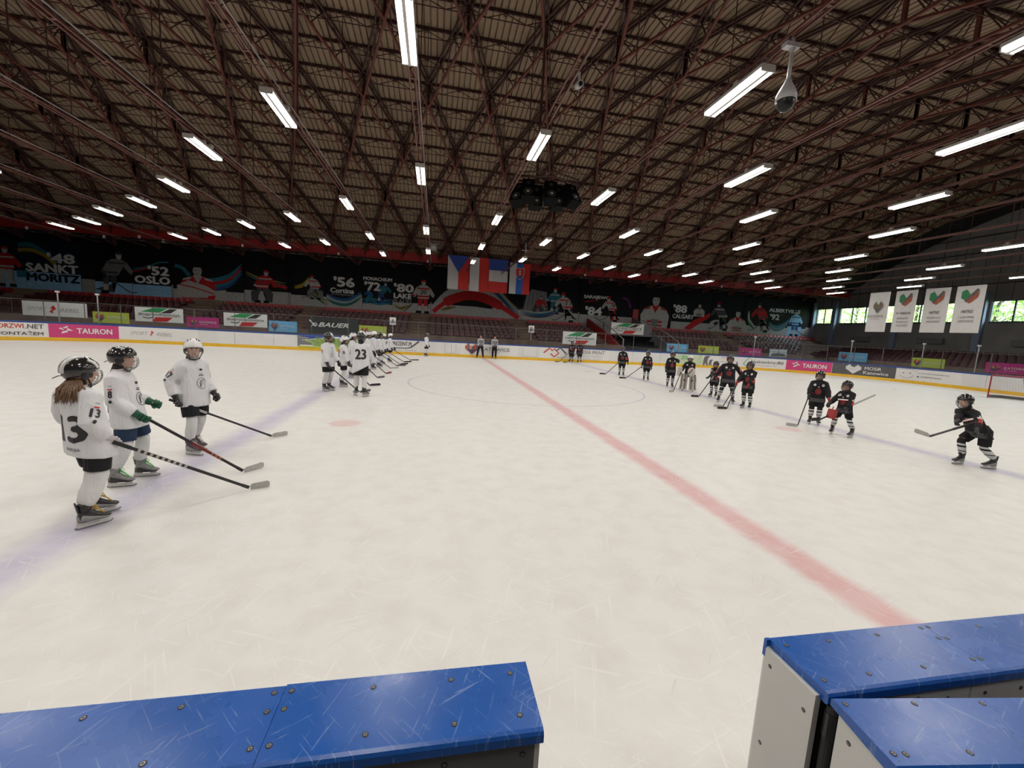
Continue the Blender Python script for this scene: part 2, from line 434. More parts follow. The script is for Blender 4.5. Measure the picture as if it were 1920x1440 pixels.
# flat roof strip behind the red beam
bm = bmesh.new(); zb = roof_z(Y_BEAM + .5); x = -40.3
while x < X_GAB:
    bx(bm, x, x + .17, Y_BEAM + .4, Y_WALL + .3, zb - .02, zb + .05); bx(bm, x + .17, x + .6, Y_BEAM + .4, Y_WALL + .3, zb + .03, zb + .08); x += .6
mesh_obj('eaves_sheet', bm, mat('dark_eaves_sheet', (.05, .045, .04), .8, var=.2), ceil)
def truss_mesh(p, q, depth=1.15, depth2=None):
    """lattice truss from node p to q (top chord), bottom chord below"""
    bm = bmesh.new(); p, q = V(p), V(q); dn = V((0, 0, -depth)); depth2 = depth if depth2 is None else depth2; dn2 = V((0, 0, -depth2))
    side = (q - p).cross(V((0, 0, 1))).normalized() * .09
    bar(bm, p + side + V((0, 0, -.1)), q + side + V((0, 0, -.1)), .07, .1, 1); bar(bm, p - side + V((0, 0, -.1)), q - side + V((0, 0, -.1)), .07, .1, 1)
    bar(bm, p + dn, q + dn2, .09, .085)
    k = 3; tops = [p + (q - p) * (i / k) for i in range(k + 1)]; bots = [p + (q - p) * ((i + .5) / k) + dn.lerp(dn2, (i + .5) / k) for i in range(k)]
    for i in range(k):
        bar(bm, tops[i] + V((0, 0, -.1)), bots[i], .035, .035, 1); bar(bm, bots[i], tops[i + 1] + V((0, 0, -.1)), .035, .035, 1)
        bar(bm, tops[i + 1] + side * 1.5 + V((0, 0, -.1)), tops[i + 1] - side * 1.5 + V((0, 0, -.1)), .05, .05, 1)
    bar(bm, p, p + dn * 1.04, .12, .12)
    return bm
segs = []
for j in range(len(NODE_Y) - 1):
    offs = .28 if j % 2 == 0 else .77       # row 4 (t = 5.70) sits at .28
    for sgn in (-1, 1):
        tmpl = None
        for k in range(-14, 16):
            xp = CAM.x + (k + offs) * S; xq = xp + sgn * S * (.49 if (j % 2 == 0) == (sgn > 0) else .51)
            if not (-40 < xp < 37.4 and -40 < xq < 37.4): continue
            p = V((xp, NODE_Y[j], roof_z(NODE_Y[j]))); q = V((xq, NODE_Y[j + 1], roof_z(NODE_Y[j + 1])))
            vis = in_view(p) or in_view(q); dd = ((p + q) / 2 - CAM).length
            segs.append((0 if vis else 1, dd, j, sgn, p, q))
segs.sort(key=lambda t: (t[0], t[1]))
TD = [1.15] * 6 + [1.1, .95, .65, .2]
TM = {}; rest = bmesh.new()
for i, (hid, dd, j, sgn, p, q) in enumerate(segs):
    if i < 295 and not hid:
        if (j, sgn) not in TM:
            b_ = truss_mesh(V((0, 0, 0)), q - p, TD[j], TD[j + 1]); me = bpy.data.meshes.new('truss'); b_.to_mesh(me); b_.free(); me.materials.append(TRUSS); me.materials.append(TRUSS_D); TM[(j, sgn)] = me
        o = bpy.data.objects.new('truss', TM[(j, sgn)]); COL.objects.link(o); o.location = p; o.parent = ceil
    elif NODE_Y[j] > 3:
        t = truss_mesh(p, q, TD[j], TD[j + 1]); me = bpy.data.meshes.new('tmp'); t.to_mesh(me); t.free(); rest.from_mesh(me); bpy.data.meshes.remove(me)
tag(mesh_obj('remaining_trusses', rest, [TRUSS, TRUSS_D], ceil), kind='stuff')
# purlins: three per node row, each a top angle with sheet clips, a thin tie and V bracing
for j in range(3, len(NODE_Y) - 1):
    for m_ in range(3):
        y = NODE_Y[j] + (NODE_Y[j + 1] - NODE_Y[j]) * m_ / 3; z = roof_z(y) - .11
        bm = bmesh.new(); bx(bm, -40.2, 37.6, y - .04, y + .04, z - .02, z + .09)
        bm2 = z - .52; sl = -.32
        x = -40.0; i = 0
        bar(bm, (-40, y + sl, bm2), (37.4, y + sl, bm2), .028, .028)
        while x < 36.2:
            a = V((x, y, z - .04)); b_ = V((x + .775, y + sl, bm2)); c = V((x + 1.55, y, z - .04))
            bar(bm, a, b_, .026, .026); bar(bm, b_, c, .026, .026); bx(bm, x - .09, x + .09, y - .07, y + .07, z - .1, z - .03); x += 1.55
        x = -40.2
        while x < 37.5:
            bx(bm, x, x + .1, y - .075, y - .045, z - .07, z + .02); x += pr
        mesh_obj('purlin', bm, TRUSS_D, ceil)

# ------------------------------------------------------------------ red eaves beam, walls, gable, windows
bm = bmesh.new(); zt = 8.36
bx(bm, -40.2, 40.2, Y_BEAM, Y_BEAM + .12, zt - .62, zt); bx(bm, -40.2, 40.2, Y_BEAM - .12, Y_BEAM + .2, zt - .66, zt - .60); bx(bm, -40.2, 40.2, Y_BEAM - .12, Y_BEAM + .2, zt - .02, zt + .03)
x = -39.6
while x < 40: bx(bm, x, x + .03, Y_BEAM - .1, Y_BEAM, zt - .6, zt - .02); x += S
tag(mesh_obj('beam', bm, RED_BEAM), 'long red steel beam running along the hall above the far stand', 'beam', kind='structure')
bm = bmesh.new()
for x in [CAM.x + (k + .28) * S for k in range(-12, 15)]:
    if abs(x) < 39.8:
        bar(bm, (x, Y_BEAM + .1, zt - .05), (x, Y_WALL, zb - .15), .1, .12)
mesh_obj('eaves_bracing', bm, TRUSS_D, ceil)
bm = bmesh.new(); bx(bm, -40.6, 40.6, Y_WALL, Y_WALL + .3, 0, 9.0)
wall_b = tag(mesh_obj('wall_back', bm, WALL_D), 'dark wall behind the far stand', 'wall', kind='structure')
bm = bmesh.new(); bx(bm, -40.3, 40.3, Y_WALL - .05, Y_WALL, 2.4, 4.5)
mesh_obj('dado_panel', bm, WALL_L, wall_b)
bm = bmesh.new(); x = -38.6
while x < 40: bx(bm, x, x + 2.6, Y_WALL - .14, Y_WALL, 8.0, 8.1); x += 3.1
mesh_obj('light_slot', bm, mat('pale_slot', (.22, .22, .21), .6), wall_b)
# left wall, near wall
bm = bmesh.new(); bx(bm, -40.6, -40.3, -9, 41.3, 0, 15.2)
tag(mesh_obj('wall_left', bm, GABLE), 'grey end wall beyond the left goal', 'wall', kind='structure')
bm = bmesh.new(); bx(bm, -40.6, 40.6, -9, -8.7, 0, 13)
tag(mesh_obj('wall_front', bm, GREYCONC), 'wall behind the camera', 'wall', kind='structure')
# right gable with window openings
WZ0, WZ1 = 4.97, 6.68
groups = [(38.75, 40.7, 2), (32.3, 37.9, 4), (26.0, 31.5, 4), (19.6, 25.15, 4), (13.2, 18.7, 4)]
bm = bmesh.new()
def slab(y0, y1, z0, z1): bx(bm, X_GAB, X_GAB + .3, y0, y1, z0, z1)
slab(-9, 41.3, 0, WZ0)
prev = 41.3
for y0, y1, k in groups: slab(y1, prev, WZ0, WZ1); prev = y0
slab(-9, prev, WZ0, WZ1)
ysg = [-9 + i * (50.3) / 40 for i in range(41)]
poly = [(41.3, WZ1)] + [(-9, WZ1)] + [(y, max(roof_z(y), 8) + .1) for y in ysg]
extr(bm, poly, 'x', X_GAB, X_GAB + .3)
wall_r = tag(mesh_obj('wall_right', bm, GABLE), 'grey gable end wall with a strip of windows', 'wall', kind='structure')
bm = bmesh.new()
for z in (8.0, 9.3, 10.6, 11.9): bx(bm, X_GAB - .07, X_GAB, -8, 40.8, z, z + .1)
mesh_obj('wall_rail', bm, mat('dark_steel', (.04, .035, .035), .6), wall_r)
bm = bmesh.new(); y = -8
while y < 41: bx(bm, X_GAB - .018, X_GAB, y, y + .03, 6.75, 11); y += 1.0
mesh_obj('cladding_joint', bm, mat('dark_joint', (.03, .03, .03), .8), wall_r)
# blue-grey pillars between windows
PIL = mat('blue_grey_pillar', (.17, .22, .30), .6, var=.1)
for y in (38.3, 31.9, 25.55, 19.1, 40.95):
    bm = bmesh.new(); bx(bm, X_GAB - .35, X_GAB, y - .22, y + .22, 2.5, 7.4); mesh_obj('pillar', bm, PIL, wall_r)
WFR = mat('window_frame_paint', (.05, .06, .07), .5)
WGL = bpy.data.materials.new('window_glass'); WGL.use_nodes = True; n = WGL.node_tree; n.nodes.clear()
o_ = n.nodes.new('ShaderNodeOutputMaterial'); tr = n.nodes.new('ShaderNodeBsdfTransparent'); gs = n.nodes.new('ShaderNodeBsdfGlossy'); mx = n.nodes.new('ShaderNodeMixShader')
tr.inputs[0].default_value = (.9, .95, .95, 1); gs.inputs['Roughness'].default_value = .05; nzg = n.nodes.new('ShaderNodeTexNoise'); n.links.new(mth(n, 'MULTIPLY', nzg.outputs[0], .1), mx.inputs[0])
n.links.new(tr.outputs[0], mx.inputs[1]); n.links.new(gs.outputs[0], mx.inputs[2]); n.links.new(mx.outputs[0], o_.inputs[0])
for gi, (y0, y1, k) in enumerate(groups):
    wnd = tag(bpy.data.objects.new('window_%d' % (gi + 1), None), ('two-pane' if k == 2 else 'four-pane') + ' window in the grey gable wall', 'window', kind='structure'); COL.objects.link(wnd)
    bm = bmesh.new(); X0, X1 = X_GAB + .05, X_GAB + .14
    bx(bm, X0, X1, y0, y1, WZ0, WZ0 + .07); bx(bm, X0, X1, y0, y1, WZ1 - .07, WZ1)
    for i in range(k + 1):
        yy = y0 + (y1 - y0) * i / k; bx(bm, X0, X1, max(y0, yy - .05), min(y1, yy + .05), WZ0, WZ1)
    mesh_obj('window_frame', bm, WFR, wnd)
    bm = bmesh.new(); bx(bm, X_GAB - .06, X_GAB + .05, y0, y1, WZ0 - .06, WZ0); mesh_obj('window_sill', bm, WFR, wnd)
    for i in range(k):
        bm = bmesh.new(); a = y0 + (y1 - y0) * i / k; bx(bm, X0 + .03, X0 + .04, a + .05, a + (y1 - y0) / k - .05, WZ0 + .07, WZ1 - .07); mesh_obj('pane', bm, WGL, wnd)
# radiators / heaters on the gable under the windows
for i, y in enumerate((35.1, 28.8, 22.4, 16.0, 10.5)):
    bm = bmesh.new(); bx(bm, X_GAB - .30, X_GAB - .12, y - 1.0, y + 1.0, 3.1, 3.6)
    for q in range(10): bx(bm, X_GAB - .33, X_GAB - .30, y - .95 + q * .2, y - .85 + q * .2, 3.15, 3.55)
    tag(mesh_obj('radiator', bm, mat('pale_radiator', (.14, .14, .15), .6)), 'long grey radiator on the gable wall, %s from the far corner' % ('first', 'second', 'third', 'fourth', 'fifth')[i], 'radiator', 'radiators under the gable windows')

# ------------------------------------------------------------------ trees outside
def leaf_tree(x, y, h, seed, label, colr):
    rnd = random.Random(seed); t = thing('tree', label, 'tree', (x, y, 0), group='trees outside the windows')
    bm = bmesh.new(); tube(bm, [(0, 0, 0), (.1, .1, h * .4), (0, 0, h * .8)], [.28, .2, .08], 8)
    for i in range(9):
        a = rnd.uniform(0, 2 * pi); z = h * rnd.uniform(.25, .75); r = h * .22
        tube(bm, [(0, 0, z), (r * .5 * cos(a), r * .5 * sin(a), z + r * .3), (r * cos(a), r * sin(a), z + r * .5)], [.09, .06, .03], 6)
    mesh_obj('trunk', bm, mat('bark', (.08, .06, .045), .9), t)
    bm = bmesh.new()
    for i in range(3000):
        u = rnd.gauss(0, 1), rnd.gauss(0, 1), rnd.gauss(0, 1); l = hypot(hypot(u[0], u[1]), u[2]); rr = rnd.uniform(.45, 1) ** .5
        c = V((u[0] / l * h * .29 * rr, u[1] / l * h * .29 * rr, h * .56 + u[2] / l * h * .42 * rr)); c += mnoise.noise_vector(c * .6) * .5
        s_ = rnd.uniform(.14, .30); R = Matrix.Rotation(rnd.uniform(0, 6.3), 3, V((rnd.gauss(0, 1), rnd.gauss(0, 1), rnd.gauss(0, 1))).normalized())
        vs = [bm.verts.new(c + R @ V(q) * s_) for q in ((-1, 0, 0), (0, -.5, .12), (1, 0, 0), (0, .5, .12))]; bm.faces.new(vs)
    tag(mesh_obj('foliage', bm, colr, t), kind='stuff')
def leafmat(nm, c, c2):
    m = mat(nm, c, .6, var=.35, scale=1.5); n, b = nodes_of(m)
    b.inputs['Transmission Weight'].default_value = 0; b.inputs['Subsurface Weight'].default_value = 0
    return m
NUMS = ['first', 'second', 'third', 'fourth', 'fifth', 'sixth']
LM1 = leafmat('bright_leaf', (.58, .68, .27), 0); LM2 = leafmat('mid_leaf', (.42, .57, .20), 0)
for i, (x, y, h) in enumerate(((51, 52, 11), (51, 45, 11), (51, 38, 11), (51, 31, 11), (51, 24, 11), (51, 17, 11), (60, 62, 13), (60, 53.5, 13), (60, 45, 13), (60, 36.5, 13), (60, 28, 13), (60, 19.5, 13))):
    leaf_tree(x, y, h, i, '%s leafy tree outside, %s from the far corner in the %s row' % (('bright green', 'deeper green')[i % 2], NUMS[i % 6], 'front' if i < 6 else 'back'), LM1 if i % 2 == 0 else LM2)
bm = bmesh.new(); bx(bm, 40.6, 75, -10, 80, -.3, -.02)
tag(mesh_obj('lawn', bm, mat('grass_green', (.12, .22, .04), .9, var=.3)), 'grass outside the hall beyond the windows', 'lawn', kind='structure')

# ------------------------------------------------------------------ tube lights on rails
TUBE = bpy.data.materials.new('lamp_tube'); TUBE.use_nodes = True; n, b = nodes_of(TUBE)
b.inputs['Base Color'].default_value = (.9, .9, .88, 1); b.inputs['Emission Color'].default_value = (1, .97, .92, 1); b.inputs['Emission Strength'].default_value = TUBE_EMIT
HOUS = mat('lamp_housing', (.50, .48, .46), .4, var=.04)
def lamp_proto():
    t = thing('ceiling_light', 'x', 'ceiling light')
    bm = bmesh.new(); bx(bm, -.135, .135, -.80, .80, .02, .08); bx(bm, -.026, .026, -.80, .80, -.045, .02)
    for e in (-.79, .79): bx(bm, -.135, .135, e - .012, e + .012, -.04, .08)
    mesh_obj('housing', bm, HOUS, t)
    for s_ in (-1, 1):
        bm = bmesh.new(); bx(bm, s_ * .080 - .042, s_ * .080 + .042, -.77, .77, -.03, .022); mesh_obj('tube', bm, TUBE, t)
    bm = bmesh.new(); bx(bm, -.05, .05, -.06, .06, .09, .22); bx(bm, .06, .16, .1, .22, .09, .18); mesh_obj('bracket', bm, HOUS, t)
    ld = bpy.data.lights.new('lamp', 'AREA'); ld.shape = 'RECTANGLE'; ld.size = .24; ld.size_y = 1.5; ld.energy = LAMP_W; ld.color = (1, .955, .90)
    lo = bpy.data.objects.new('lamp', ld); COL.objects.link(lo); lo.parent = t; lo.location = (0, 0, -.06)
    return t
proto = lamp_proto(); first = True
ORD = ['nearest to', 'second from', 'third from', 'fourth from', 'fifth from', 'added unseen, sixth from']
NUM = ['zero', 'first', 'second', 'third', 'fourth', 'fifth', 'sixth', 'seventh', 'eighth', 'ninth', 'tenth', 'eleventh', 'twelfth', 'thirteenth', 'fourteenth']
YA = [-.95, .35, 1.61, 2.97, 4.56, 5.78]; YB = [-.3, 1.0, 2.32, 3.86, 5.13, 6.30]  # first of each: unseen lights behind the camera, added to light the ice
HG = {}
for k in range(-8, 12):
    X = CAM.x + (-.13 + .645 * k) * H_ROW
    rowd = 'in the row beside the black speakers' if k == 1 else ('in the %s row %s of the black speakers' % (NUM[abs(k - 1)], 'left' if k < 1 else 'right'))
    yy = YA if k % 2 == 0 else YB
    for i, t_ in enumerate(yy):
        if first: o = proto; first = False
        else: o = dup_tree(proto)
        o.location = (X, CAM.y + t_ * H_ROW, Z_L)
        o['label'] = 'twin-tube light, %s the far stand, %s' % (ORD[5 - i], rowd); o['group'] = 'twin-tube lights hanging on the ceiling rails'
    rail = thing('light_rail', 'thin twin reddish rail carrying tube lights, ' + rowd.replace('in the', 'the', 1), 'rail', (X, 0, Z_L + .22), group='rails carrying the tube lights')
    Y0, Y1 = -6, 36.8
    for s_ in (-1, 1):
        bm = bmesh.new(); bx(bm, s_ * .06 - .015, s_ * .06 + .015, Y0, Y1, -.0, .04); mesh_obj('rail_bar', bm, CONDUIT, rail)
    bm = bmesh.new(); y = Y0
    while y < Y1: bx(bm, -.06, .06, y, y + .05, .01, .03); y += 1.2
    tag(mesh_obj('cross_tie', bm, CONDUIT, rail), kind='stuff')
    bm = bmesh.new(); tube(bm, [(.11, Y0, .09), (.11, 34, .09)], .016, 6); mesh_obj('cable_tube', bm, CONDUIT2, rail)
    for ny in NODE_Y[3:9]:
        if roof_z(ny) - 1.2 > Z_L + .3:
            if ny not in HG:
                bm = bmesh.new(); bx(bm, -.012, .012, ny - .012, ny + .012, .03, roof_z(ny) - 1.0 - Z_L - .22); HG[ny] = bpy.data.meshes.new('hanger'); bm.to_mesh(HG[ny]); bm.free(); HG[ny].materials.append(TRUSS_D)
            o = bpy.data.objects.new('hanger', HG[ny]); COL.objects.link(o); o.parent = rail

# ------------------------------------------------------------------ rink boards, kick strip, blue rail, glass
boards = thing('rink_boards', 'white rink boards with yellow kick strip, blue rail and clear glass on top', 'rink boards')
BT = 1.13
def ring_strip(name, s0, s1, step, prof, m, parent, closed=True):
    """sweep profile [(off,z)] along the rink outline"""
    n_ = max(1, int((s1 - s0) / step)); bm = bmesh.new(); rings = []
    for i in range(n_ + 1):
        s_ = s0 + (s1 - s0) * i / n_; rings.append([rink_pt(s_, o)[0] + V((0, 0, z)) for o, z in prof])
    loft(bm, rings); bmesh.ops.recalc_face_normals(bm, faces=bm.faces)
    return mesh_obj(name, bm, m, parent)
GAPL, GAPR = 10.0, 9.0     # near-side stretch built separately around the camera
s_lo, s_hi = -(S4 + (RL - RR) - 10.5), S4 + (RL - RR) - 5.5
edges = []
def split(a, b_, k): return [(a + (b_ - a) * i / k, a + (b_ - a) * (i + 1) / k) for i in range(k)]
for a, b_, k in ((s_lo, -S4, 5), (-S4, -S3, 8), (-S3, -S2, 5), (-S2, -S1, 8), (-S1, S1, 18), (S1, S2, 8), (S2, S3, 5), (S3, S4, 8), (S4, s_hi, 7)): edges += split(a, b_, k)
for a, b_ in edges:
    ring_strip('board_panel', a + .008, b_ - .008, .3, [(0, .20), (0, BT - .09), (.10, BT - .09), (.10, .20)], PANELW, boards)
ring_strip('board_frame', s_lo, s_hi, .6, [(.02, 0), (.02, BT - .09), (.12, BT - .09), (.12, 0)], mat('board_frame_grey', (.12, .12, .12), .6), boards)  # plain grey frame behind the panels
ring_strip('kick_strip', s_lo, s_hi, .6, [(-.012, .0), (-.012, .21), (.03, .21), (.03, .0)], KICK, boards)
ring_strip('cap_rail', s_lo, s_hi, .6, [(-.015, BT - .10), (-.015, BT), (.17, BT), (.17, BT - .10)], BLUECAP, boards)
GT = 2.36
for a, b_ in edges:
    top = GT if abs((a + b_) / 2) < S3 + 4 else 2.9
    m_ = (a + b_) / 2
    ring_strip('glass_pane', a + .03, b_ - .03, 1.2, [(.07, BT), (.07, top), (.082, top), (.082, BT)], GL, boards)
for s0 in [e[0] for e in edges] + [edges[-1][1]]:
    p, nn = rink_pt(s0, .076); bm = bmesh.new(); bar(bm, (p.x, p.y, BT), (p.x, p.y, GT + .02), .035, .03)
    mesh_obj('glass_post', bm, mat('dull_aluminium', (.12, .12, .125), .5, .4), boards)
ring_strip('glass_trim', -S3 - 3, S3 + 3, .6, [(.064, GT), (.064, GT + .022), (.088, GT + .022), (.088, GT)], mat('dull_aluminium', (.12, .12, .125), .5, .4), boards)

def board_ad(label, s0, s1, base=None, z0=.21, z1=BT - .10):
    if base is None: base = PANELW
    o = ring_strip('advert', s0, s1, .25, [(-.010, z0), (-.010, z1), (.0, z1), (.0, z0)], base, boards); o['label'] = label
    def fn(u, v, l):
        p, nn = rink_pt(s0 + u); q = p + nn * (.010 + l); return V((q.x, q.y, z0 + v))
    return o, fn, s1 - s0, z1 - z0
def heart(P, u, v, w_, h_, cols, neg=False):
    """stepped heart-shaped emblem of small bars"""
    tops = [.80, .93, 1.0, .82, .74, .74, .86, 1.0, .90, .80]; bots = [.44, .34, .25, .12, .0, .0, .12, .25, .34, .44]
    k = len(tops)
    for i in range(k):
        lo, hi = bots[i], tops[i]; mid = .47
        P.rect(u + w_ * i / k, v + h_ * mid, w_ / k * .92, h_ * (hi - mid), cols[i % len(cols)])
        if lo < mid: P.rect(u + w_ * i / k, v + h_ * lo, w_ / k * 1.0, h_ * (mid - lo) * .95, cols[-1])
def pinwheel(P, u, v, s_, m):
    P.poly([(u, v + s_ * .62), (u + s_ * .42, v + s_ * .46), (u + s_ * .38, v + s_ * .60), (u + s_ * .12, v + s_ * .78)], m)
    P.poly([(u + s_ * .30, v + s_ * .78), (u + s_ * .78, v + s_ * 1.0), (u + s_ * .72, v + s_ * .78), (u + s_ * .5, v + s_ * .68)], m)
    P.poly([(u + s_ * .70, v + s_ * .72), (u + s_ * 1.2, v + s_ * .42), (u + s_ * .85, v + s_ * .40), (u + s_ * .66, v + s_ * .52)], m)
    P.poly([(u + s_ * .18, v + s_ * .05), (u + s_ * .26, v + s_ * .30), (u + s_ * .75, v + s_ * .46), (u + s_ * .70, v + s_ * .22)], m)
KCOL = [INKR, ORANGE, INKD, mat('ink_pink', (.55, .2, .25), .6), mat('ink_ochre', (.5, .33, .06), .6), mat('ink_plum', (.10, .05, .09), .6)]
WHT = mat('ink_pale', (.70, .69, .67), .5, var=.03)
# doors advert far left
o, fn, W_, H_ = board_ad('white advert with orange and grey lettering at the far left corner', -29.9, -26.42, WHT)
P = Print(fn, (.2, None)); P.rect(W_ - 2.35, .46, .46, .32, INKR if False else mat('ink_brick', (.50, .06, .03), .6)); P.text('E', W_ - 2.27, .50, .28, .24, INKW, .04)
P.text('DRZWI', W_ - 1.83, .49, .92, .26, mat('ink_brick', (.50, .06, .03), .6)); P.text('.NET', W_ - .86, .48, .72, .26, INKD); P.text('Z MONTAŻEM', W_ - 2.35, .10, 2.18, .26, INKD); P.build('lettering', o)
o, fn, W_, H_ = board_ad('magenta advert with white lettering left of the pale sports advert', -26.38, -23.30, MAGENTA)
P = Print(fn, (.2, None)); pinwheel(P, .42, .22, .5, INKW); P.text('TAURON', 1.16, .26, 1.62, .34, INKW, .03); P.build('lettering', o)
o, fn, W_, H_ = board_ad('pale advert with thin slanted grey lettering', -23.26, -18.9, WHT)
P = Print(fn, (.2, None)); P.text('SPORT', .55, .33, .95, .22, INKG, 0, .4); P.text('REBEL', 1.95, .31, .9, .22, INKG, 0, .4)
P.poly([(1.62, .50), (1.72, .62), (1.82, .50), (1.68, .38), (1.74, .26), (1.60, .36), (1.72, .50)], INKR); P.build('lettering', o)
o, fn, W_, H_ = board_ad('landscape advert with green hills under a white and blue sky', -12.83, -8.0, mat('ink_sky_print', (.62, .66, .72), .5))
P = Print(fn); P.poly([(0, H_ - .01), (0, .5), (.5, .55), (2.2, H_ - .01)], INKBL)
P.poly([(.0, .12), (.0, .45), (.6, .5), (1.5, .68), (2.4, .72), (3.3, .66), (4.8, .55), (4.8, .12)], mat('ink_hill_green', (.22, .32, .10), .6, var=.35, scale=4))
for i in range(7): P.ell(.7 + i * .55, .62 + .08 * sin(i * 1.7), .12, .07, mat('ink_tree_green', (.10, .20, .05), .6))
P.poly([(0, .0), (0, H_), (.9, .62), (.2, .5), (.9, .3), (1.1, 0)], mat('ink_slate', (.16, .16, .17), .6)); P.text('PARK', .12, .62, .6, .1, INKG); P.rect(.15, .08, .85, .1, INKW)
P.rect(0, 0, 4.8, .1, LIME); P.build('landscape_print', o)
o, fn, W_, H_ = board_ad('white advert with condensed black lettering over a drawn hockey stick', -8.0, -4.55, WHT)
P = Print(fn); P.text('STALOWYPREZENT.PL', .1, .42, 2.75, .30, INKD, .03); P.ribbon([(-.0, .26), (2.45, .26), (2.75, .34), (3.28, .78)], [.07, .07, .10, .13], INKD)
P.text('PUCHARY   MEDALE   STATUETKI', .6, .06, 2.5, .08, INKG); P.build('lettering', o)
o, fn, W_, H_ = board_ad('white city advert with stepped heart emblem behind the referees', -1.7, 2.6, WHT)
P = Print(fn); heart(P, .32, .06, 1.0, .78, KCOL); P.text('KATOWICE', 1.50, .34, 2.15, .26, INKD, .01); P.text('dla odmiany', 2.1, .20, .8, .07, INKG); P.build('lettering', o)
o, fn, W_, H_ = board_ad('white advert with red and grey zigzag roof emblem', 4.3, 6.6, WHT)
P = Print(fn); RD = mat('ink_brick', (.50, .06, .03), .6)
P.ribbon([(.3, .40), (.75, .78), (.98, .60), (1.15, .74), (1.5, .42), (1.15, .12), (.85, .36)], .11, RD); P.ribbon([(1.3, .6), (1.62, .84), (2.1, .40)], .11, INKD); P.text('PROJEKTY', 1.35, .04, .8, .08, INKD); P.build('lettering', o)
o, fn, W_, H_ = board_ad('white print-shop advert with yellow square and grey lettering', 6.6, 9.9, WHT)
P = Print(fn); P.rect(.10, .48, .34, .30, LIME); P.rect(.10, .18, .34, .28, INKD); P.text('SILESIA PRINT', .62, .46, 2.35, .27, INKD, .01, .1); P.text('drukarnia  reklamy', .62, .20, 2.2, .13, INKG, 0, .2); P.text('ulotki  wizytówki  banery', .1, .03, 2.6, .07, INKG); P.build('lettering', o)
o, fn, W_, H_ = board_ad('white and pale green pet-shop advert with a row of animal silhouettes', 15.2, 19.6, WHT)
P = Print(fn); P.poly([(0, 0), (0, .5), (.5, .75), (1.2, H_), (2.9, H_), (3.1, .4), (2.9, 0)], mat('ink_pale_green', (.48, .56, .38), .6)); P.text('ZOO', 1.0, .4, .9, .3, INKGR)
AN = mat('ink_animal_brown', (.13, .12, .11), .6)
for q, (a, c) in enumerate(((3.02, .8), (3.55, .5), (3.98, .32), (4.25, .2))):
    P.poly([(a, 0), (a + .06 * c, c * .6), (a + .1 * c, c * .85), (a + .35 * c, c), (a + .8 * c, c * .93), (a + .55 * c, c * .75), (a + .5 * c, c * .4), (a + .6 * c, 0), (a + .4 * c, 0), (a + .3 * c, c * .3), (a + .2 * c, 0)], AN)
P.build('print', o)
o, fn, W_, H_ = board_ad('white window-shop advert with a green frame and grey lettering', 19.7, 25.44, WHT)
P = Print(fn, (.2, None)); P.text('AS', .2, .62, .3, .16, INKG); P.ring(.75, .68, .12, .1, .05, INKR); P.text('www.okna', .05, .32, .9, .12, INKG)
P.poly([(1.15, .05), (1.25, .4), (1.4, .05)], AN); P.poly([(1.55, .05), (1.7, .5), (1.85, .05)], AN)
P.ribbon([(2.3, .25), (2.75, .8), (3.05, .62), (2.6, .12), (2.3, .25)], .05, INKGR); P.text('slaskieokna', 3.0, .38, 1.95, .25, INKD, 0); P.text('.eu', 5.0, .38, .55, .25, INKD, .02); P.text('okna drzwi bramy rolety', 3.2, .16, 1.9, .09, INKG); P.build('lettering', o)
o, fn, W_, H_ = board_ad('magenta advert with white lettering beside the dark grey advert', 25.48, 28.6, MAGENTA)
P = Print(fn, (.2, None)); pinwheel(P, .42, .22, .5, INKW); P.text('TAURON', 1.16, .26, 1.62, .34, INKW, .03); P.build('lettering', o)
o, fn, W_, H_ = board_ad('dark grey advert with white stepped heart and white lettering', 28.62, 32.45, mat('ink_advert_grey', (.085, .085, .09), .55))
P = Print(fn, (.2, None)); heart(P, .85, .12, .95, .68, [INKW]); P.text('MOSiR', 2.0, .46, 1.0, .24, INKW); P.text('Katowice', 1.95, .14, 1.5, .24, INKW); P.build('lettering', o)
o, fn, W_, H_ = board_ad('white advert with a drawn smiling face and web address', 32.5, 36.2, WHT)
P = Print(fn, (.2, None)); P.ell(.38, .5, .06, .03, INKD); P.ell(.78, .5, .06, .03, INKD); P.ring(.58, .45, .38, .30, .03, INKG, t0=pi * 1.08, t1=pi * 1.92)
P.ribbon([(.1 + i * .12, .70 + .05 * (i % 2) + .06 * sin(i * .4)) for i in range(10)], .025, INKG); P.text('www.wspieramydzieci.pl', 1.25, .5, 1.75, .10, INKD, 0, .2); P.rect(1.2, .26, .09, .09, INKBL); P.text('wspieramy', 1.4, .26, 1.2, .10, INKD); P.build('lettering', o)
# service hatch outlines in the plain boards
for a, b_ in ((2.95, 4.1), (-2.85, -2.05)):
    P = Print(lambda u, v, l: board_fn(u, v, l), None); P.ribbon([(a, .95), (a, .26), (b_, .26), (b_, .95)], .025, INKG); P.build('hatch_outline', boards)

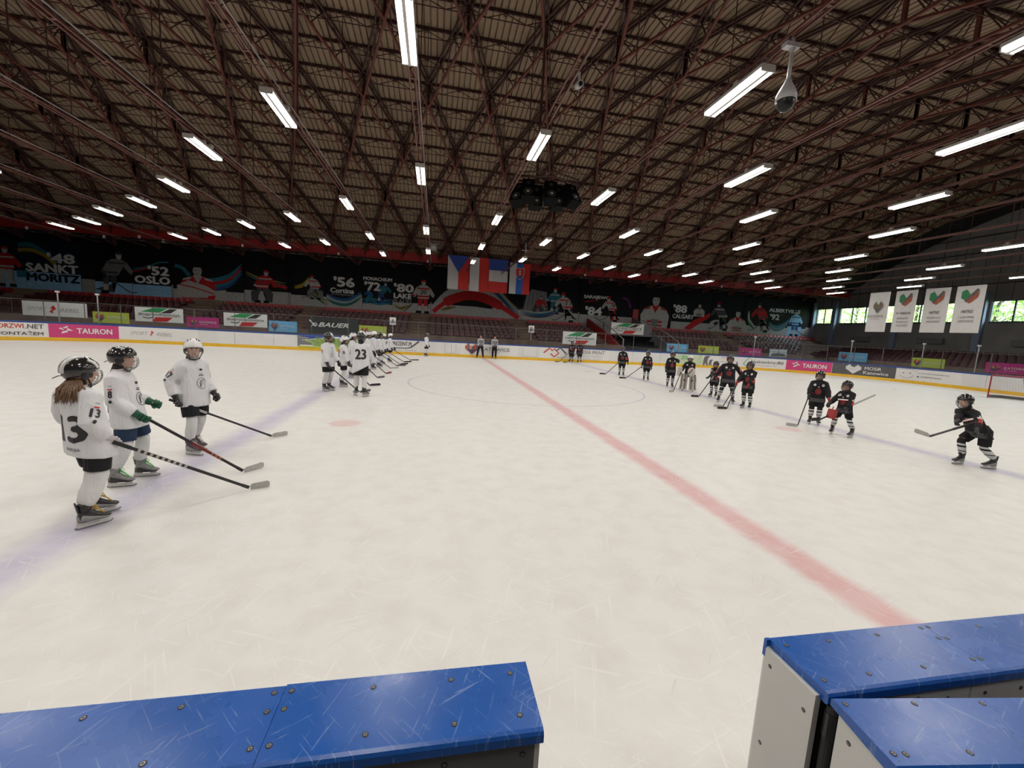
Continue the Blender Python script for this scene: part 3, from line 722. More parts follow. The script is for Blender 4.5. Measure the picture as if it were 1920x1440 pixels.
# ------------------------------------------------------------------ far stand
stand = tag(bpy.data.objects.new('stand', None), 'stepped brown concrete grandstand behind the far boards', 'grandstand', kind='structure'); COL.objects.link(stand)
NR = 8; ROWP, ROWH = .90, .27; ZTOP = 2.93; YTOP = 40.05
def row_y(i): return YTOP - i * ROWP
def row_z(i): return ZTOP - i * ROWH
X_ES = 34.0       # where the end stand takes over
VOM = (12.3, 17.3)
for i in range(NR):
    bm = bmesh.new(); y0 = row_y(i) - .45; y1 = row_y(i) + .5 if i else Y_WALL - .05
    for a, b_ in ((-40.2, VOM[0]), (VOM[1], X_GAB - .05)): bx(bm, a, b_, y0, y1, 0.0, row_z(i))
    mesh_obj('step', bm, CONC, stand)
bm = bmesh.new()
for a, b_ in ((-36, VOM[0] - .1), (VOM[1] + .1, 31.3)): bx(bm, a, b_, 32.0, 32.15, -.02, 1.45)
mesh_obj('front_parapet', bm, CONC, stand)
bm = bmesh.new()
for a, b_ in ((-36, VOM[0] - .1), (VOM[1] + .1, 31.3)):
    x = a
    while x < b_: tube(bm, [(x, 32.02, 1.4), (x, 32.02, 2.28)], .02, 6); x += 2.5
    tube(bm, [(a, 32.02, 2.28), (b_, 32.02, 2.28)], .022, 6); tube(bm, [(a, 32.02, 1.80), (b_, 32.02, 1.80)], .014, 6)
mesh_obj('guard_rail', bm, mat('dark_rail_paint', (.08, .03, .03), .5), stand)
# aisles: concrete steps where seats are missing
AISLES = [(-37.7, -35.3), (-24.4, -22.2), (-15.7, -13.8), (-6.0, -4.1), (3.6, 5.4), (11.4, 17.9), (26.2, 27.9)]
def in_aisle(x): return any(a < x < b_ for a, b_ in AISLES)
bm = bmesh.new()
for a, b_ in AISLES:
    if a == 11.4: continue
    for i in range(NR): bx(bm, a + .3, b_ - .3, row_y(i) - .75, row_y(i) - .45, 0, row_z(i) - ROWH / 2)
    bx(bm, a, b_, YTOP + .2, YTOP + .35, ZTOP, ZTOP + .42)
mesh_obj('aisle_steps', bm, mat('worn_brown_concrete', (.17, .115, .08), .85, var=.2), stand)
def seat_bm(sc=1.0):
    bm = bmesh.new(); W = .21
    prof = [(-.24, .02), (-.22, .045), (-.05, .02), (.10, .03), (.15, .09), (.19, .28), (.20, .33)]
    rings = []
    for y, z in prof:
        k = .8 if (y, z) in (prof[0], prof[-1]) else 1
        rings.append([V((-W * k, y, z + .02)), V((-W * .5 * k, y + (.015 if z > .05 else 0), z)), V((W * .5 * k, y + (.015 if z > .05 else 0), z)), V((W * k, y, z + .02)),
                      V((W * k, y + .022, z + .0)), V((-W * k, y + .022, z + .0))])
    loft(bm, rings); bx(bm, -.14, .14, -.1, .1, -.07, .02); bmesh.ops.recalc_face_normals(bm, faces=bm.faces)
    return bm
sm = bpy.data.meshes.new('seat_shell'); b_ = seat_bm(); b_.to_mesh(sm); b_.free(); sm.materials.append(SEAT)
sm2 = bpy.data.meshes.new('seat_shell'); b_ = seat_bm(); b_.to_mesh(sm2); b_.free(); sm2.materials.append(SEAT_SHADED)
SECT = [(-40, -37.7, 'at the far left end of the hall'), (-35.3, -24.4, 'below the SANKT MORITZ and OSLO posters'), (-22.2, -15.7, 'below the red shirted goalkeeper posters'), (-13.8, -6.0, 'below the Cortina and MONACHIUM posters'),
        (-4.1, 3.6, 'below the large red swoosh poster'), (5.4, 11.4, 'below the posters left of the SARAJEWO poster'), (17.9, 26.2, 'below the CALGARY poster'), (27.9, 34.0, 'below the ALBERTVILLE poster'), (34.0, 40.1, 'in the corner below the last posters')]
cnt = 0; stuff = bmesh.new(); sb = seat_bm(); smt = bpy.data.meshes.new('q'); sb.to_mesh(smt); sb.free()
def add_stuff(bm, me, mtx):
    n0 = len(bm.verts); bm.from_mesh(me); bm.verts.ensure_lookup_table()
    bmesh.ops.transform(bm, matrix=mtx, verts=bm.verts[n0:])
for i in range(NR - 1):
    x = -39.8
    while x < 39.9:
        xx = x + .0
        if not in_aisle(xx) and not (i > 0 and xx > 38 - i * .9):
            z = row_z(i) + .10; y = row_y(i) + .05
            if i < 2 and cnt < 298:
                sec = next((s_[2] for s_ in SECT if s_[0] - .01 <= xx <= s_[1] + .01), SECT[-1][2])
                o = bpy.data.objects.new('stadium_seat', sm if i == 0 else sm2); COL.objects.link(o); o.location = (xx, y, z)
                tag(o, ('bright red top-row plastic seat ' if i == 0 else 'shade-tinted red second-row plastic seat ') + sec, 'seat', ('top-row seats ' if i == 0 else 'second-row seats ') + sec); cnt += 1
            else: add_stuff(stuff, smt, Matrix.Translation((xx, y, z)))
        x += .50
bpy.data.meshes.remove(smt)
tag(mesh_obj('seat_rows', stuff, SEAT_SHADED), 'lower rows of shade-tinted red plastic seats behind the far glass', 'seats', kind='stuff')
# seat battens
bm = bmesh.new()
for i in range(NR - 1): 
    for a, b_, _ in SECT: bx(bm, a, b_, row_y(i) - .06, row_y(i) + .06, row_z(i), row_z(i) + .04)
mesh_obj('seat_batten', bm, mat('dark_batten', (.06, .045, .04), .7), stand)
# end stand along the gable
bm = bmesh.new()
for i in range(7): bx(bm, 39.8 - i * .9 - .45, X_GAB - .02, -6, 36.5 - .0 * i, 0, 2.12 - .16 * i)
estand = tag(mesh_obj('end_stand', bm, CONC), 'dark stepped stand in front of the gable wall', 'grandstand', kind='structure')
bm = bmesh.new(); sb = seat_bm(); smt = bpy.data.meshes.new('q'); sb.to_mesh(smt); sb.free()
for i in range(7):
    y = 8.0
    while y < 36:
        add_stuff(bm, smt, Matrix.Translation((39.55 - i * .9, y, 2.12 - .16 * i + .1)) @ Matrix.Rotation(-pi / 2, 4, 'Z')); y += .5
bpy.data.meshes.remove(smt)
tag(mesh_obj('end_seat_rows', bm, mat('shaded_end_seat', (.055, .008, .012), .5)), 'rows of shade-tinted red seats under the gable windows', 'seats', kind='stuff')  # red seats again, dimness of the right end painted into their colour
bm = bmesh.new(); bx(bm, 33.4, 33.55, -4, 32.2, -.02, 1.35); mesh_obj('front_parapet', bm, CONC, estand)

# vomitory with red side wall, grey ramp, sloping rails
vom = tag(bpy.data.objects.new('passage', None), 'players passage through the far stand between red and grey side walls', 'passage', kind='structure'); COL.objects.link(vom)
bm = bmesh.new(); extr(bm, [(32.0, 0), (32.0, 1.15), (34.4, 2.1), (40.9, 3.9), (40.9, 0)], 'x', VOM[0] - .2, VOM[0]); mesh_obj('side_wall', bm, mat('red_wall_paint', (.28, .008, .008), .6), vom)
bm = bmesh.new(); extr(bm, [(32.0, 0), (32.0, 1.1), (40.9, 4.3), (40.9, 0)], 'x', VOM[1], VOM[1] + .2); mesh_obj('side_wall', bm, GREYCONC, vom)
bm = bmesh.new(); bx(bm, VOM[0], VOM[1], 36.6, 36.9, 2.15, 3.5); bx(bm, VOM[0], VOM[1], 36.6, 41, 2.15, 2.3); mesh_obj('bridge', bm, GREYCONC, vom)
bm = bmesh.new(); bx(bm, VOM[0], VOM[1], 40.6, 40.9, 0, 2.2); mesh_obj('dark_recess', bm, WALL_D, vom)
bm = bmesh.new(); bx(bm, VOM[0] + 2.6, VOM[1], 32.6, 40.6, 0, 1.25); mesh_obj('ramp', bm, mat('slate_concrete', (.07, .075, .09), .8), vom)
RAILM = mat('pale_handrail', (.32, .31, .30), .4, .3)
for x in (VOM[0] - .1, VOM[1] + .1):
    bm = bmesh.new(); tube(bm, [(x, 32.0, 0), (x, 32.0, 1.95), (x, 34.2, 2.75), (x, 39, 4.0)], .05, 8); mesh_obj('handrail', bm, RAILM, vom)

# ------------------------------------------------------------------ cloth banners on the stand
def banner(label, o, ud, vd, w_, h_, base, group=None, thick=.012, cat='banner', name='banner', folds=0.0, loc_kind=None, eyelets=True):
    """hanging sheet: o = lower left corner (seen from the front)"""
    o, ud, vd = V(o), V(ud).normalized(), V(vd).normalized(); nn = ud.cross(vd)
    bm = bmesh.new(); k = 24; j = 6; F = []; B = []
    fz = lambda a, b_: folds * (sin(a * 17 + b_ * 2) * .6 + sin(a * 7.3 + 1) * .4) * (1.15 - b_)
    for r in range(j + 1):
        F.append([bm.verts.new(o + ud * w_ * q / k + vd * h_ * r / j + nn * fz(q / k, r / j)) for q in range(k + 1)])
        B.append([bm.verts.new(o + ud * w_ * q / k + vd * h_ * r / j + nn * (fz(q / k, r / j) - thick)) for q in range(k + 1)])
    for r in range(j):
        for q in range(k):
            bm.faces.new((F[r][q], F[r][q + 1], F[r + 1][q + 1], F[r + 1][q])); bm.faces.new((B[r][q], B[r + 1][q], B[r + 1][q + 1], B[r][q + 1]))
    for q in range(k): bm.faces.new((F[0][q], B[0][q], B[0][q + 1], F[0][q + 1])); bm.faces.new((F[j][q], F[j][q + 1], B[j][q + 1], B[j][q]))
    for r in range(j): bm.faces.new((F[r][0], F[r + 1][0], B[r + 1][0], B[r][0])); bm.faces.new((F[r][k], B[r][k], B[r + 1][k], F[r + 1][k]))
    ob = tag(mesh_obj(name, bm, base), label, cat, group)
    fn = lambda u, v, l: o + ud * u + vd * v + nn * (l + fz(u / w_, v / h_))
    return ob, fn
YS = 31.98
def stand_ad(label, x0, x1, z0, z1, base, group=None):
    ob, fn = banner(label, (x0, YS, z0), (1, 0, 0), (0, 0, 1), x1 - x0, z1 - z0, base, group, folds=0.0)
    return ob, fn, x1 - x0, z1 - z0
GRP = 'city banners hung along the stand'
def city(label, x0, x1, z0, z1, base, txt=INKW, fn=None, ob=None):
    if ob is None: ob, fn, w_, h_ = stand_ad(label, x0, x1, z0, z1, base, GRP)
    else: w_, h_ = x1, z1
    P = Print(fn); heart(P, w_ * .08, h_ * .15, w_ * .25, h_ * .68, KCOL); P.text('KATOWICE', w_ * .41, h_ * .42, w_ * .52, h_ * .22, txt, .01); P.text('dla odmiany', w_ * .42, h_ * .26, w_ * .25, h_ * .08, txt)
    P.build('lettering', ob)
o, fn, w_, h_ = stand_ad('long white banner with thin slanted lettering on the stand', -30.4, -26.75, 1.38, 2.33, WHT)
P = Print(fn); P.text('SPORT', .25, .34, 1.15, .24, INKG, 0, .4); P.text('REBEL', 2.1, .32, 1.1, .24, INKG, 0, .4); P.poly([(1.55, .5), (1.75, .74), (1.9, .5), (1.68, .35), (1.72, .18), (1.5, .3), (1.7, .5)], INKR); P.build('lettering', o)
city('lime green city banner beside the long white banner', -26.45, -24.3, 1.12, 1.86, LIME)
def club(label, x0, x1, z0, z1, txt, fn=None, ob=None, w_=None, h_=None):
    if ob is None: ob, fn, w_, h_ = stand_ad(label, x0, x1, z0, z1, WHT)
    P = Print(fn); P.poly([(w_ * .12, h_ * .68), (w_ * .38, h_ * .98), (w_ * .68, h_ * .98), (w_ * .5, h_ * .66)], INKGR)
    P.poly([(w_ * .52, h_ * .62), (w_ * .72, h_ * .96), (w_ * .88, h_ * .96), (w_ * .74, h_ * .66)], INK)
    P.poly([(w_ * .35, h_ * .02), (w_ * .42, h_ * .34), (w_ * .78, h_ * .36), (w_ * .66, h_ * .05)], INKR); P.ribbon([(w_ * .16, h_ * .3), (w_ * .28, h_ * .24), (w_ * .36, h_ * .32)], .05, INK)
    P.rect(w_ * .05, h_ * .42, w_ * .9, h_ * .2, WHT)
    P.text(txt, w_ * .07, h_ * .38, w_ * .86, h_ * .26, INKD, .02); P.build('lettering', ob)
club('white club banner in green black red reading naprzódnaszczyt', -23.95, -21.0, 1.36, 2.34, '#naprzódnaszczyt')
city('magenta city banner between the two club banners', -20.8, -18.75, 1.14, 1.86, MAGD)
club('white club banner in green black red reading naprzódpomistrza', -18.45, -15.6, 1.36, 2.30, '#naprzódpomistrza')
city('sky blue city banner left of the black banner', -15.5, -13.6, 1.12, 1.90, SKYB)
o, fn, w_, h_ = stand_ad('black banner with white italic lettering on the stand', -12.85, -9.3, 1.14, 2.30, mat('ink_banner_black', (.02, .025, .024), .6))
P = Print(fn); P.ribbon([(.1, .98), (.55, .52)], .09, INKW); P.ribbon([(.22, .48), (.42, .72)], .06, INKW); P.ring(.5, .66, .13, .10, .06, INKW); P.text('BAUER', .72, .50, 2.15, .34, INKW, .035, .35); P.build('lettering', o)
city('lime green city banner behind the white players', -9.25, -7.25, 1.10, 1.92, LIME)
club('white club banner in green black red behind two dark players', 6.8, 9.75, 1.30, 2.34, 'całymsercazem')
city('sky blue city banner right of the players passage', 16.3, 18.35, 1.12, 1.82, SKYB)
city('lime green city banner right of the passage', 19.35, 21.4, 1.12, 1.78, LIME)
city('magenta city banner right of the passage', 23.5, 25.8, 1.12, 1.79, MAGD)
o, fn, w_, h_ = stand_ad('small pale blue and white picture banner on the stand', 26.65, 28.5, 1.12, 1.82, mat('ink_pale_blue', (.42, .50, .56), .6))
P = Print(fn); P.rect(0, .42, w_, .1, INKG); P.poly([(.1, .05), (.3, .3), (1.0, .36), (1.6, .3), (1.8, .05)], INKD); P.build('print', o)
def end_ad(label, y0, y1, z0, z1, base, group=GRP):
    ob, fn = banner(label, (33.36, y1, z0), (0, -1, 0), (0, 0, 1), y1 - y0, z1 - z0, base, group, folds=0.0); return ob, fn, y1 - y0, z1 - z0
o, fn, w_, h_ = end_ad('sky blue city banner at the stand corner', 28.6, 31.2, 1.12, 1.92, SKYB); city('', 0, w_, 0, h_, None, fn=fn, ob=o)
o, fn, w_, h_ = end_ad('lime green city banner behind the right end glass', 23.0, 25.2, 1.12, 1.82, LIME); city('', 0, w_, 0, h_, None, fn=fn, ob=o)
o, fn, w_, h_ = end_ad('magenta city banner behind the goal at the right', 18.3, 20.7, 1.12, 1.82, MAGD); city('', 0, w_, 0, h_, None, fn=fn, ob=o)
ob, fn = banner('white club banner on the bridge over the players passage', (13.0, 36.55, 2.45), (1, 0, 0), (0, 0, 1), 3.4, 1.05, WHT)
club('', 0, 0, 0, 0, 'GKS KATOWICE', fn=fn, ob=ob, w_=3.4, h_=1.05)
# section signs A, B
for x, t in ((-6.86, 'A'), (4.25, 'B')):
    bm = bmesh.new(); bx(bm, x - .24, x + .24, 32.6, 32.63, 2.08, 2.66); tube(bm, [(x, 32.65, .0), (x, 32.65, 2.66)], .02, 6)
    o = tag(mesh_obj('section_sign', bm, WHT), 'small white sign with letter %s standing in the far stand' % t, 'sign'); P = Print(plane_fn((x - .24, 32.6, 2.08), (1, 0, 0), (0, 0, 1))); P.text(t, .12, .12, .24, .34, INKD); P.build('lettering', o)
# net posts with pale caps behind the glass
i = 0
for s_, h_ in [(-25.95, 2.9), (-24.3, 2.9), (23.0, 2.75), (29.6, 2.8), (33.6, 2.8), (36.5, 2.8)]:
    p, nn = rink_pt(s_, .35); t = thing('net_post', 'pale grey post behind the rink glass, %s from the left' % NUM[i + 1], 'post', (p.x, p.y, -.02), group='posts behind the glass'); i += 1
    bm = bmesh.new(); tube(bm, [(0, 0, 0), (0, 0, h_)], .035, 8); mesh_obj('pole', bm, mat('pale_post', (.36, .36, .35), .5), t)
    bm = bmesh.new(); bx(bm, -.09, .09, -.05, .05, h_, h_ + .10); mesh_obj('cap', bm, mat('pale_cap', (.55, .54, .52), .5), t)

# ------------------------------------------------------------------ posters along the far wall
PY = Y_WALL - .09
PM = dict(k=mat('poster_black', (.006, .0065, .008), .6), n=mat('poster_navy', (.006, .014, .024), .6), w=mat('poster_pale', (.34, .34, .33), .6), b=mat('poster_light_blue', (.24, .44, .66), .6),
          g=mat('poster_grey', (.16, .16, .165), .6), d=mat('poster_dark_grey', (.06, .06, .065), .6), r=mat('poster_red', (.40, .015, .018), .6), t=mat('poster_teal', (.025, .15, .20), .6), y=mat('poster_ochre', (.30, .20, .03), .6),
          s=mat('poster_face_grey', (.42, .39, .37), .6), e=mat('poster_green', (.02, .12, .06), .6), u=mat('poster_blue', (.02, .07, .22), .6), L=mat('poster_lettering', (.60, .60, .60), .6), wl=mat('poster_shirt_pale', (.38, .365, .35), .6))
def curve(pts, k=8):
    out = []
    for i in range(len(pts) - 1):
        p0 = pts[max(0, i - 1)]; p1 = pts[i]; p2 = pts[i + 1]; p3 = pts[min(len(pts) - 1, i + 2)]
        for j in range(k):
            t = j / k; out.append(tuple(.5 * (2 * p1[a] + (p2[a] - p0[a]) * t + (2 * p0[a] - 5 * p1[a] + 4 * p2[a] - p3[a]) * t * t + (-p0[a] + 3 * p1[a] - 3 * p2[a] + p3[a]) * t ** 3) for a in (0, 1)))
    return out + [pts[-1]]
def swoosh(P, pts, wd, cols, gap=None):
    gap = gap or wd
    for i, c in enumerate(cols):
        q = curve([(x, z + i * gap) for x, z in pts]); n_ = len(q)
        P.ribbon(q, [wd * (.25 + .9 * sin(pi * min(1, (j + 1) / n_))) for j in range(n_)], PM[c])
def athlete(P, x, z, h, shirt, trim, pants, flip=1, pose='stand', num=None, stick=True):
    """printed figure: feet at (x,z), height h"""
    f = flip; X = lambda a: x + a * h * f; Z = lambda a: z + a * h
    pl = lambda pts, m: P.poly([(X(a), Z(b_)) for a, b_ in pts], PM[m])
    if pose == 'bust':
        pl([(-.42, 0), (-.46, .35), (-.34, .55), (-.12, .63), (.12, .63), (.34, .55), (.46, .35), (.42, 0)], shirt)
        pl([(-.12, .63), (0, .42), (.12, .63), (.06, .66), (-.06, .66)], trim)
        pl([(-.40, .50), (-.34, .55), (-.14, .61), (-.2, .53)], trim); pl([(.40, .50), (.34, .55), (.14, .61), (.2, .53)], trim)
        pl([(-.24, .14), (.24, .14), (.24, .20), (-.24, .20)], trim); pl([(-.24, .04), (.24, .04), (.24, .09), (-.24, .09)], trim); pl([(-.08, .02), (-.12, .24), (.12, .24), (.08, .02)], 'g')
        P.ell(X(0), Z(.78), .115 * h, .16 * h, PM['s']); P.poly([(X(-.12), Z(.80)), (X(-.13), Z(.92)), (X(-.05), Z(.99)), (X(.08), Z(.98)), (X(.13), Z(.88)), (X(.12), Z(.80)), (X(.08), Z(.87)), (X(-.08), Z(.87))], PM['k'])
        for e in (-.05, .05): P.ell(X(e), Z(.79), .018 * h, .010 * h, PM['k'])
        P.ell(X(0), Z(.69), .03 * h, .008 * h, PM['d']); return
    lean = {'stand': 0, 'crouch': .10, 'skate': .16}[pose]
    if pose == 'crouch':
        pl([(-.30, 0), (-.32, .28), (-.16, .48), (.0, .42), (-.10, .2), (-.12, 0)], pants); pl([(.30, 0), (.32, .28), (.16, .48), (.0, .42), (.10, .2), (.12, 0)], pants)
    else:
        pl([(-.16, 0), (-.15, .25), (-.14, .5), (.0, .5), (-.03, .25), (-.06, 0)], pants); pl([(.16 if pose == 'stand' else -.34, 0 if pose == 'stand' else .06), (.13, .25), (.14, .5), (.0, .5), (.02, .25), (.07, 0)], pants)
        pl([(-.155, .02), (-.15, .2), (-.045, .2), (-.055, .02)], 'wl'); 
        if pose == 'stand': pl([(.065, .02), (.045, .2), (.14, .2), (.16, .02)], 'wl')
    pl([(-.22 , -.03), (-.2, .05), (-.05, .05), (-.04, -.03)], 'k')
    if pose != 'skate': pl([(.2, -.03), (.18, .05), (.05, .05), (.04, -.03)], 'k')
    pl([(-.17, .42), (-.2 + lean, .74), (-.10 + lean, .82), (.10 + lean, .82), (.2 + lean, .74), (.17, .42)], shirt)
    pl([(-.2 + lean, .76), (-.33 + lean, .52), (-.26 + lean, .42), (-.15 + lean, .62)], shirt); pl([(.2 + lean, .76), (.34 + lean, .55), (.30 + lean, .44), (.14 + lean, .62)], shirt)
    pl([(-.31 + lean, .47), (-.35 + lean, .38), (-.26 + lean, .34), (-.23 + lean, .44)], 'k'); pl([(.34 + lean, .49), (.38 + lean, .40), (.30 + lean, .37), (.27 + lean, .46)], 'k')
    pl([(-.18, .46), (-.185, .51), (.175, .51), (.17, .46)], trim); pl([(-.2 + lean, .70), (-.17 + lean, .74), (.17 + lean, .74), (.2 + lean, .70)], trim)
    pl([(-.31 + lean, .545), (-.345 + lean, .50), (-.26 + lean, .46), (-.235 + lean, .50)], trim)
    P.ell(X(lean * 1.3), Z(.89), .062 * h, .085 * h, PM['s'])
    P.poly([(X(lean * 1.3 + a), Z(b_)) for a, b_ in ((-.075, .88), (-.078, .94), (-.04, .985), (.04, .985), (.078, .94), (.075, .88), (.06, .92), (-.06, .92))], PM[trim if trim != 'wl' else 'r'])
    if num: P.text(num, X(-.09) if f > 0 else X(.09), Z(.55), .18 * h, .14 * h, PM['d'], .03)
    if stick: P.ribbon([(X(-.30 + lean), Z(.42)), (X(.42), Z(.03)), (X(.56), Z(.03))], .025 * h, PM['d'])
def poster(label, x0, x1, base='k', low='w', zl=4.42, z0=3.4, z1=7.45):
    bm = bmesh.new(); bx(bm, x0, x1, PY, PY + .03, z0, z1)
    o = tag(mesh_obj('wall_poster', bm, PM[base]), label, 'poster', 'posters along the far wall')
    P = Print(plane_fn((x0, PY, 0), (1, 0, 0), (0, 0, 1)), lift=.004)
    if low: P.rect(0, z0, x1 - x0, zl - z0, PM[low])
    return o, P, x1 - x0
o, P, W_ = poster('dark poster reading 48 SANKT MORITZ over a light blue lower half', -39.6, -33.3, 'n', 'b', 4.80)
P.ribbon(curve([(2.0, 6.9), (3.0, 6.95), (4.0, 6.3), (4.6, 5.6)]), .35, PM['t']); P.ribbon(curve([(2.0, 6.5), (3.0, 6.55), (4.0, 6.1), (4.5, 5.5)]), .3, PM['y']); athlete(P, 1.1, 3.55, 3.2, 'r', 'wl', 's', 1, 'stand', None, False)
P.rect(1.8, 4.3, .9, .55, PM['t']); P.text("'48", 4.0, 5.62, 2.0, .85, PM['L'], .06); P.text('SANKT', 2.45, 4.82, 3.75, .72, PM['L'], .06); P.text('MORITZ', 2.45, 4.05, 3.8, .68, PM['n'], .06); P.build('print', o)
o, P, W_ = poster('black poster with a grey crouching hockey player over a blue strip', -32.3, -29.55, 'k', 'b', 4.38)
athlete(P, 1.15, 3.5, 3.5, 'g', 'd', 'd', 1, 'skate'); P.build('print', o)
o, P, W_ = poster('black poster reading 52 OSLO', -29.5, -26.55, 'k', 'b', 4.35)
P.ribbon(curve([(.1, 5.6), (1.2, 5.9), (2.0, 6.3), (2.8, 6.4)]), .12, PM['t']); P.ribbon(curve([(.1, 5.4), (1.0, 5.7), (1.8, 5.9)]), .1, PM['r']); P.text("'52", 1.2, 5.2, 1.65, .82, PM['L'], .06); P.text('OSLO', .15, 4.45, 2.75, .68, PM['L'], .06); P.build('print', o)
o, P, W_ = poster('black poster with a large red shirted player and blue brush strokes', -26.4, -20.75, 'k', 'w', 4.2)
swoosh(P, [(2.2, 4.35), (3.4, 4.4), (4.6, 4.9), (5.5, 5.9)], .3, 'utrt', .27); P.ribbon(curve([(.2, 6.2), (.8, 6.0), (1.3, 5.4)]), .3, PM['t']); athlete(P, 1.95, 3.42, 3.15, 'r', 'wl', 'k', 1, 'bust')
P.poly([(.35, 3.5), (.3, 4.5), (1.2, 5.0), (2.6, 4.6), (3.3, 4.2), (4.2, 4.35), (4.2, 4.05), (3.2, 3.8), (1.8, 3.5)], PM['wl']); P.ribbon([(.5, 4.6), (1.6, 4.4), (3.2, 3.95)], .1, PM['r']); P.build('print', o)
o, P, W_ = poster('black poster with a red shirted goalkeeper numbered 17', -20.65, -17.05, 'k', 'w', 4.5)
swoosh(P, [(.1, 5.9), (1.0, 5.5), (2.0, 5.3), (3.4, 5.1)], .14, 'ty', .2); P.ribbon([(2.3, 5.0), (2.9, 5.05), (3.5, 4.9)], .25, PM['r']); athlete(P, 1.4, 3.5, 2.9, 'r', 'wl', 'd', 1, 'crouch', '17', False); P.build('print', o)
o, P, W_ = poster('black poster with yellow and green brush strokes and a small player', -16.8, -13.75, 'k', 'w', 4.35)
swoosh(P, [(.3, 4.95), (1.0, 5.2), (1.6, 5.9)], .16, 'yy', .15); swoosh(P, [(1.6, 4.7), (2.2, 4.2), (3.0, 3.6)], .16, 'eye', .2); athlete(P, 2.1, 4.1, 2.2, 'wl', 'r', 'g', -1, 'crouch'); P.build('print', o)
o, P, W_ = poster("black poster reading 56 Cortina d'Ampezzo over teal waves", -13.7, -10.55, 'k', None)
P.poly([(0, 3.4), (0, 4.6), (.7, 4.25), (1.6, 4.1), (2.5, 4.35), (3.15, 4.75), (3.15, 3.4)], PM['w'])
swoosh(P, [(0, 4.1), (.8, 3.75), (1.8, 3.7), (2.6, 4.1), (3.1, 4.5)], .16, 'etwtu', .14); P.text("'56", .6, 5.35, 1.9, .95, PM['L'], .06); P.text('Cortina', .3, 4.78, 2.15, .48, PM['L'], .05); P.text("d'Ampezzo", .4, 4.48, 2.0, .34, PM['g'], .03); P.build('print', o)
o, P, W_ = poster('black poster reading MONACHIUM 72 with blue figures', -10.5, -7.75, 'k', 'w', 4.0)
swoosh(P, [(0, 4.0), (.8, 4.1), (1.6, 4.0), (2.7, 4.15)], .2, 'tut', .17); athlete(P, 1.7, 4.2, 1.9, 't', 'u', 'u', 1, 'skate'); athlete(P, .7, 4.1, 1.3, 'u', 't', 't', -1, 'crouch', None, False); P.text('MONACHIUM', .05, 6.15, 2.65, .34, PM['L'], .05); P.text("'72", .15, 5.2, 1.5, .85, PM['L'], .06); P.build('print', o)
o, P, W_ = poster('black poster reading 80 LAKE PLACID beside a red and white player', -7.7, -4.15, 'k', 'w', 4.3)
P.text("'80", .05, 5.25, 1.9, .85, PM['L'], .06); P.text('LAKE', .05, 4.66, 1.7, .5, PM['L'], .06); P.text('PLACID', .05, 4.22, 1.7, .38, PM['g'], .05); P.rect(0, 3.4, 1.9, .8, PM['w']); swoosh(P, [(.1, 3.9), (.7, 3.6), (1.2, 3.75), (1.8, 3.9)], .1, 'ydy', .12)
P.ribbon([(1.9, 4.35), (1.15, 3.5), (.95, 3.5)], .07, PM['k']); athlete(P, 2.85, 3.45, 3.2, 'wl', 'r', 'r', 1, 'stand', '20', False); P.build('print', o)
o, P, W_ = poster('wide black poster with a great red arched swoosh and grey curves', -4.05, 4.95, 'k', 'w', 4.35)
P.ribbon(curve([(.4, 3.9), (1.6, 5.3), (3.2, 6.0), (5.2, 5.8), (7.0, 4.9), (8.7, 3.6)]), [.5] + [.9] * 39 + [.4], PM['w']); P.ribbon(curve([(.2, 3.6), (1.4, 4.6), (3.2, 5.35), (5.0, 5.3), (6.8, 4.6), (8.8, 3.5)]), [.4] * 8 + [.9] * 25 + [.5] * 8, PM['r'])
P.poly([(2.6, 4.35), (3.6, 4.75), (5.2, 4.7), (6.2, 4.2), (4.4, 4.35)], PM['k']); swoosh(P, [(5.4, 6.3), (6.6, 5.5), (7.8, 4.4), (8.8, 3.7)], .12, 'dutwy', .17)
swoosh(P, [(.9, 3.7), (1.6, 3.9), (2.4, 4.1)], .10, 'ydy', .12); P.build('print', o)
o, P, W_ = poster('black poster with a goal net, two players and blue curves', 5.05, 11.1, 'k', 'w', 4.35)
P.poly([(.1, 4.35), (.4, 5.9), (.9, 6.5), (2.5, 6.3), (2.7, 4.5), (1.6, 4.2)], PM['g']); 
for q in range(6): P.ribbon([(.35 + q * .4, 4.4), (.6 + q * .38, 6.35)], .03, PM['w'])
athlete(P, 1.7, 4.0, 1.9, 'r', 'd', 'd', 1, 'crouch'); athlete(P, 3.4, 4.2, 2.6, 't', 'wl', 't', 1, 'stand', None, False); swoosh(P, [(.1, 3.9), (1.4, 3.7), (2.8, 3.9), (4.0, 4.4)], .13, 'dutw', .15); athlete(P, 4.9, 3.45, 3.0, 'wl', 'r', 'wl', -1, 'skate', '11'); P.build('print', o)
o, P, W_ = poster('black poster reading SARAJEWO 84 with a leaping player', 11.25, 17.2, 'k', 'w', 4.3)
P.text('SARAJEWO', .35, 5.9, 2.9, .45, PM['L'], .05); P.text("'84", .6, 4.25, 1.9, .95, PM['L'], .06); P.ribbon(curve([(.5, 5.6), (1.2, 5.75), (2.0, 5.85)]), .08, PM['r']); P.ribbon(curve([(4.7, 6.3), (5.3, 6.1), (5.7, 5.3)]), .25, mat('poster_violet', (.10, .02, .12), .6)); athlete(P, 3.7, 3.8, 2.6, 'wl', 'r', 'r', -1, 'skate', '9'); P.build('print', o)
bm = bmesh.new(); bx(bm, 17.22, 17.85, Y_WALL - .2, Y_WALL - .05, 3.4, 5.2); mesh_obj('red_pilaster', bm, RED_BEAM, wall_b)
o, P, W_ = poster('black poster with a large portrait in a white red striped shirt', 17.9, 21.8, 'k', None)
P.rect(0, 3.4, .3, .4, PM['w']); athlete(P, 1.95, 3.4, 3.7, 'wl', 'r', 'k', 1, 'bust'); P.build('print', o)
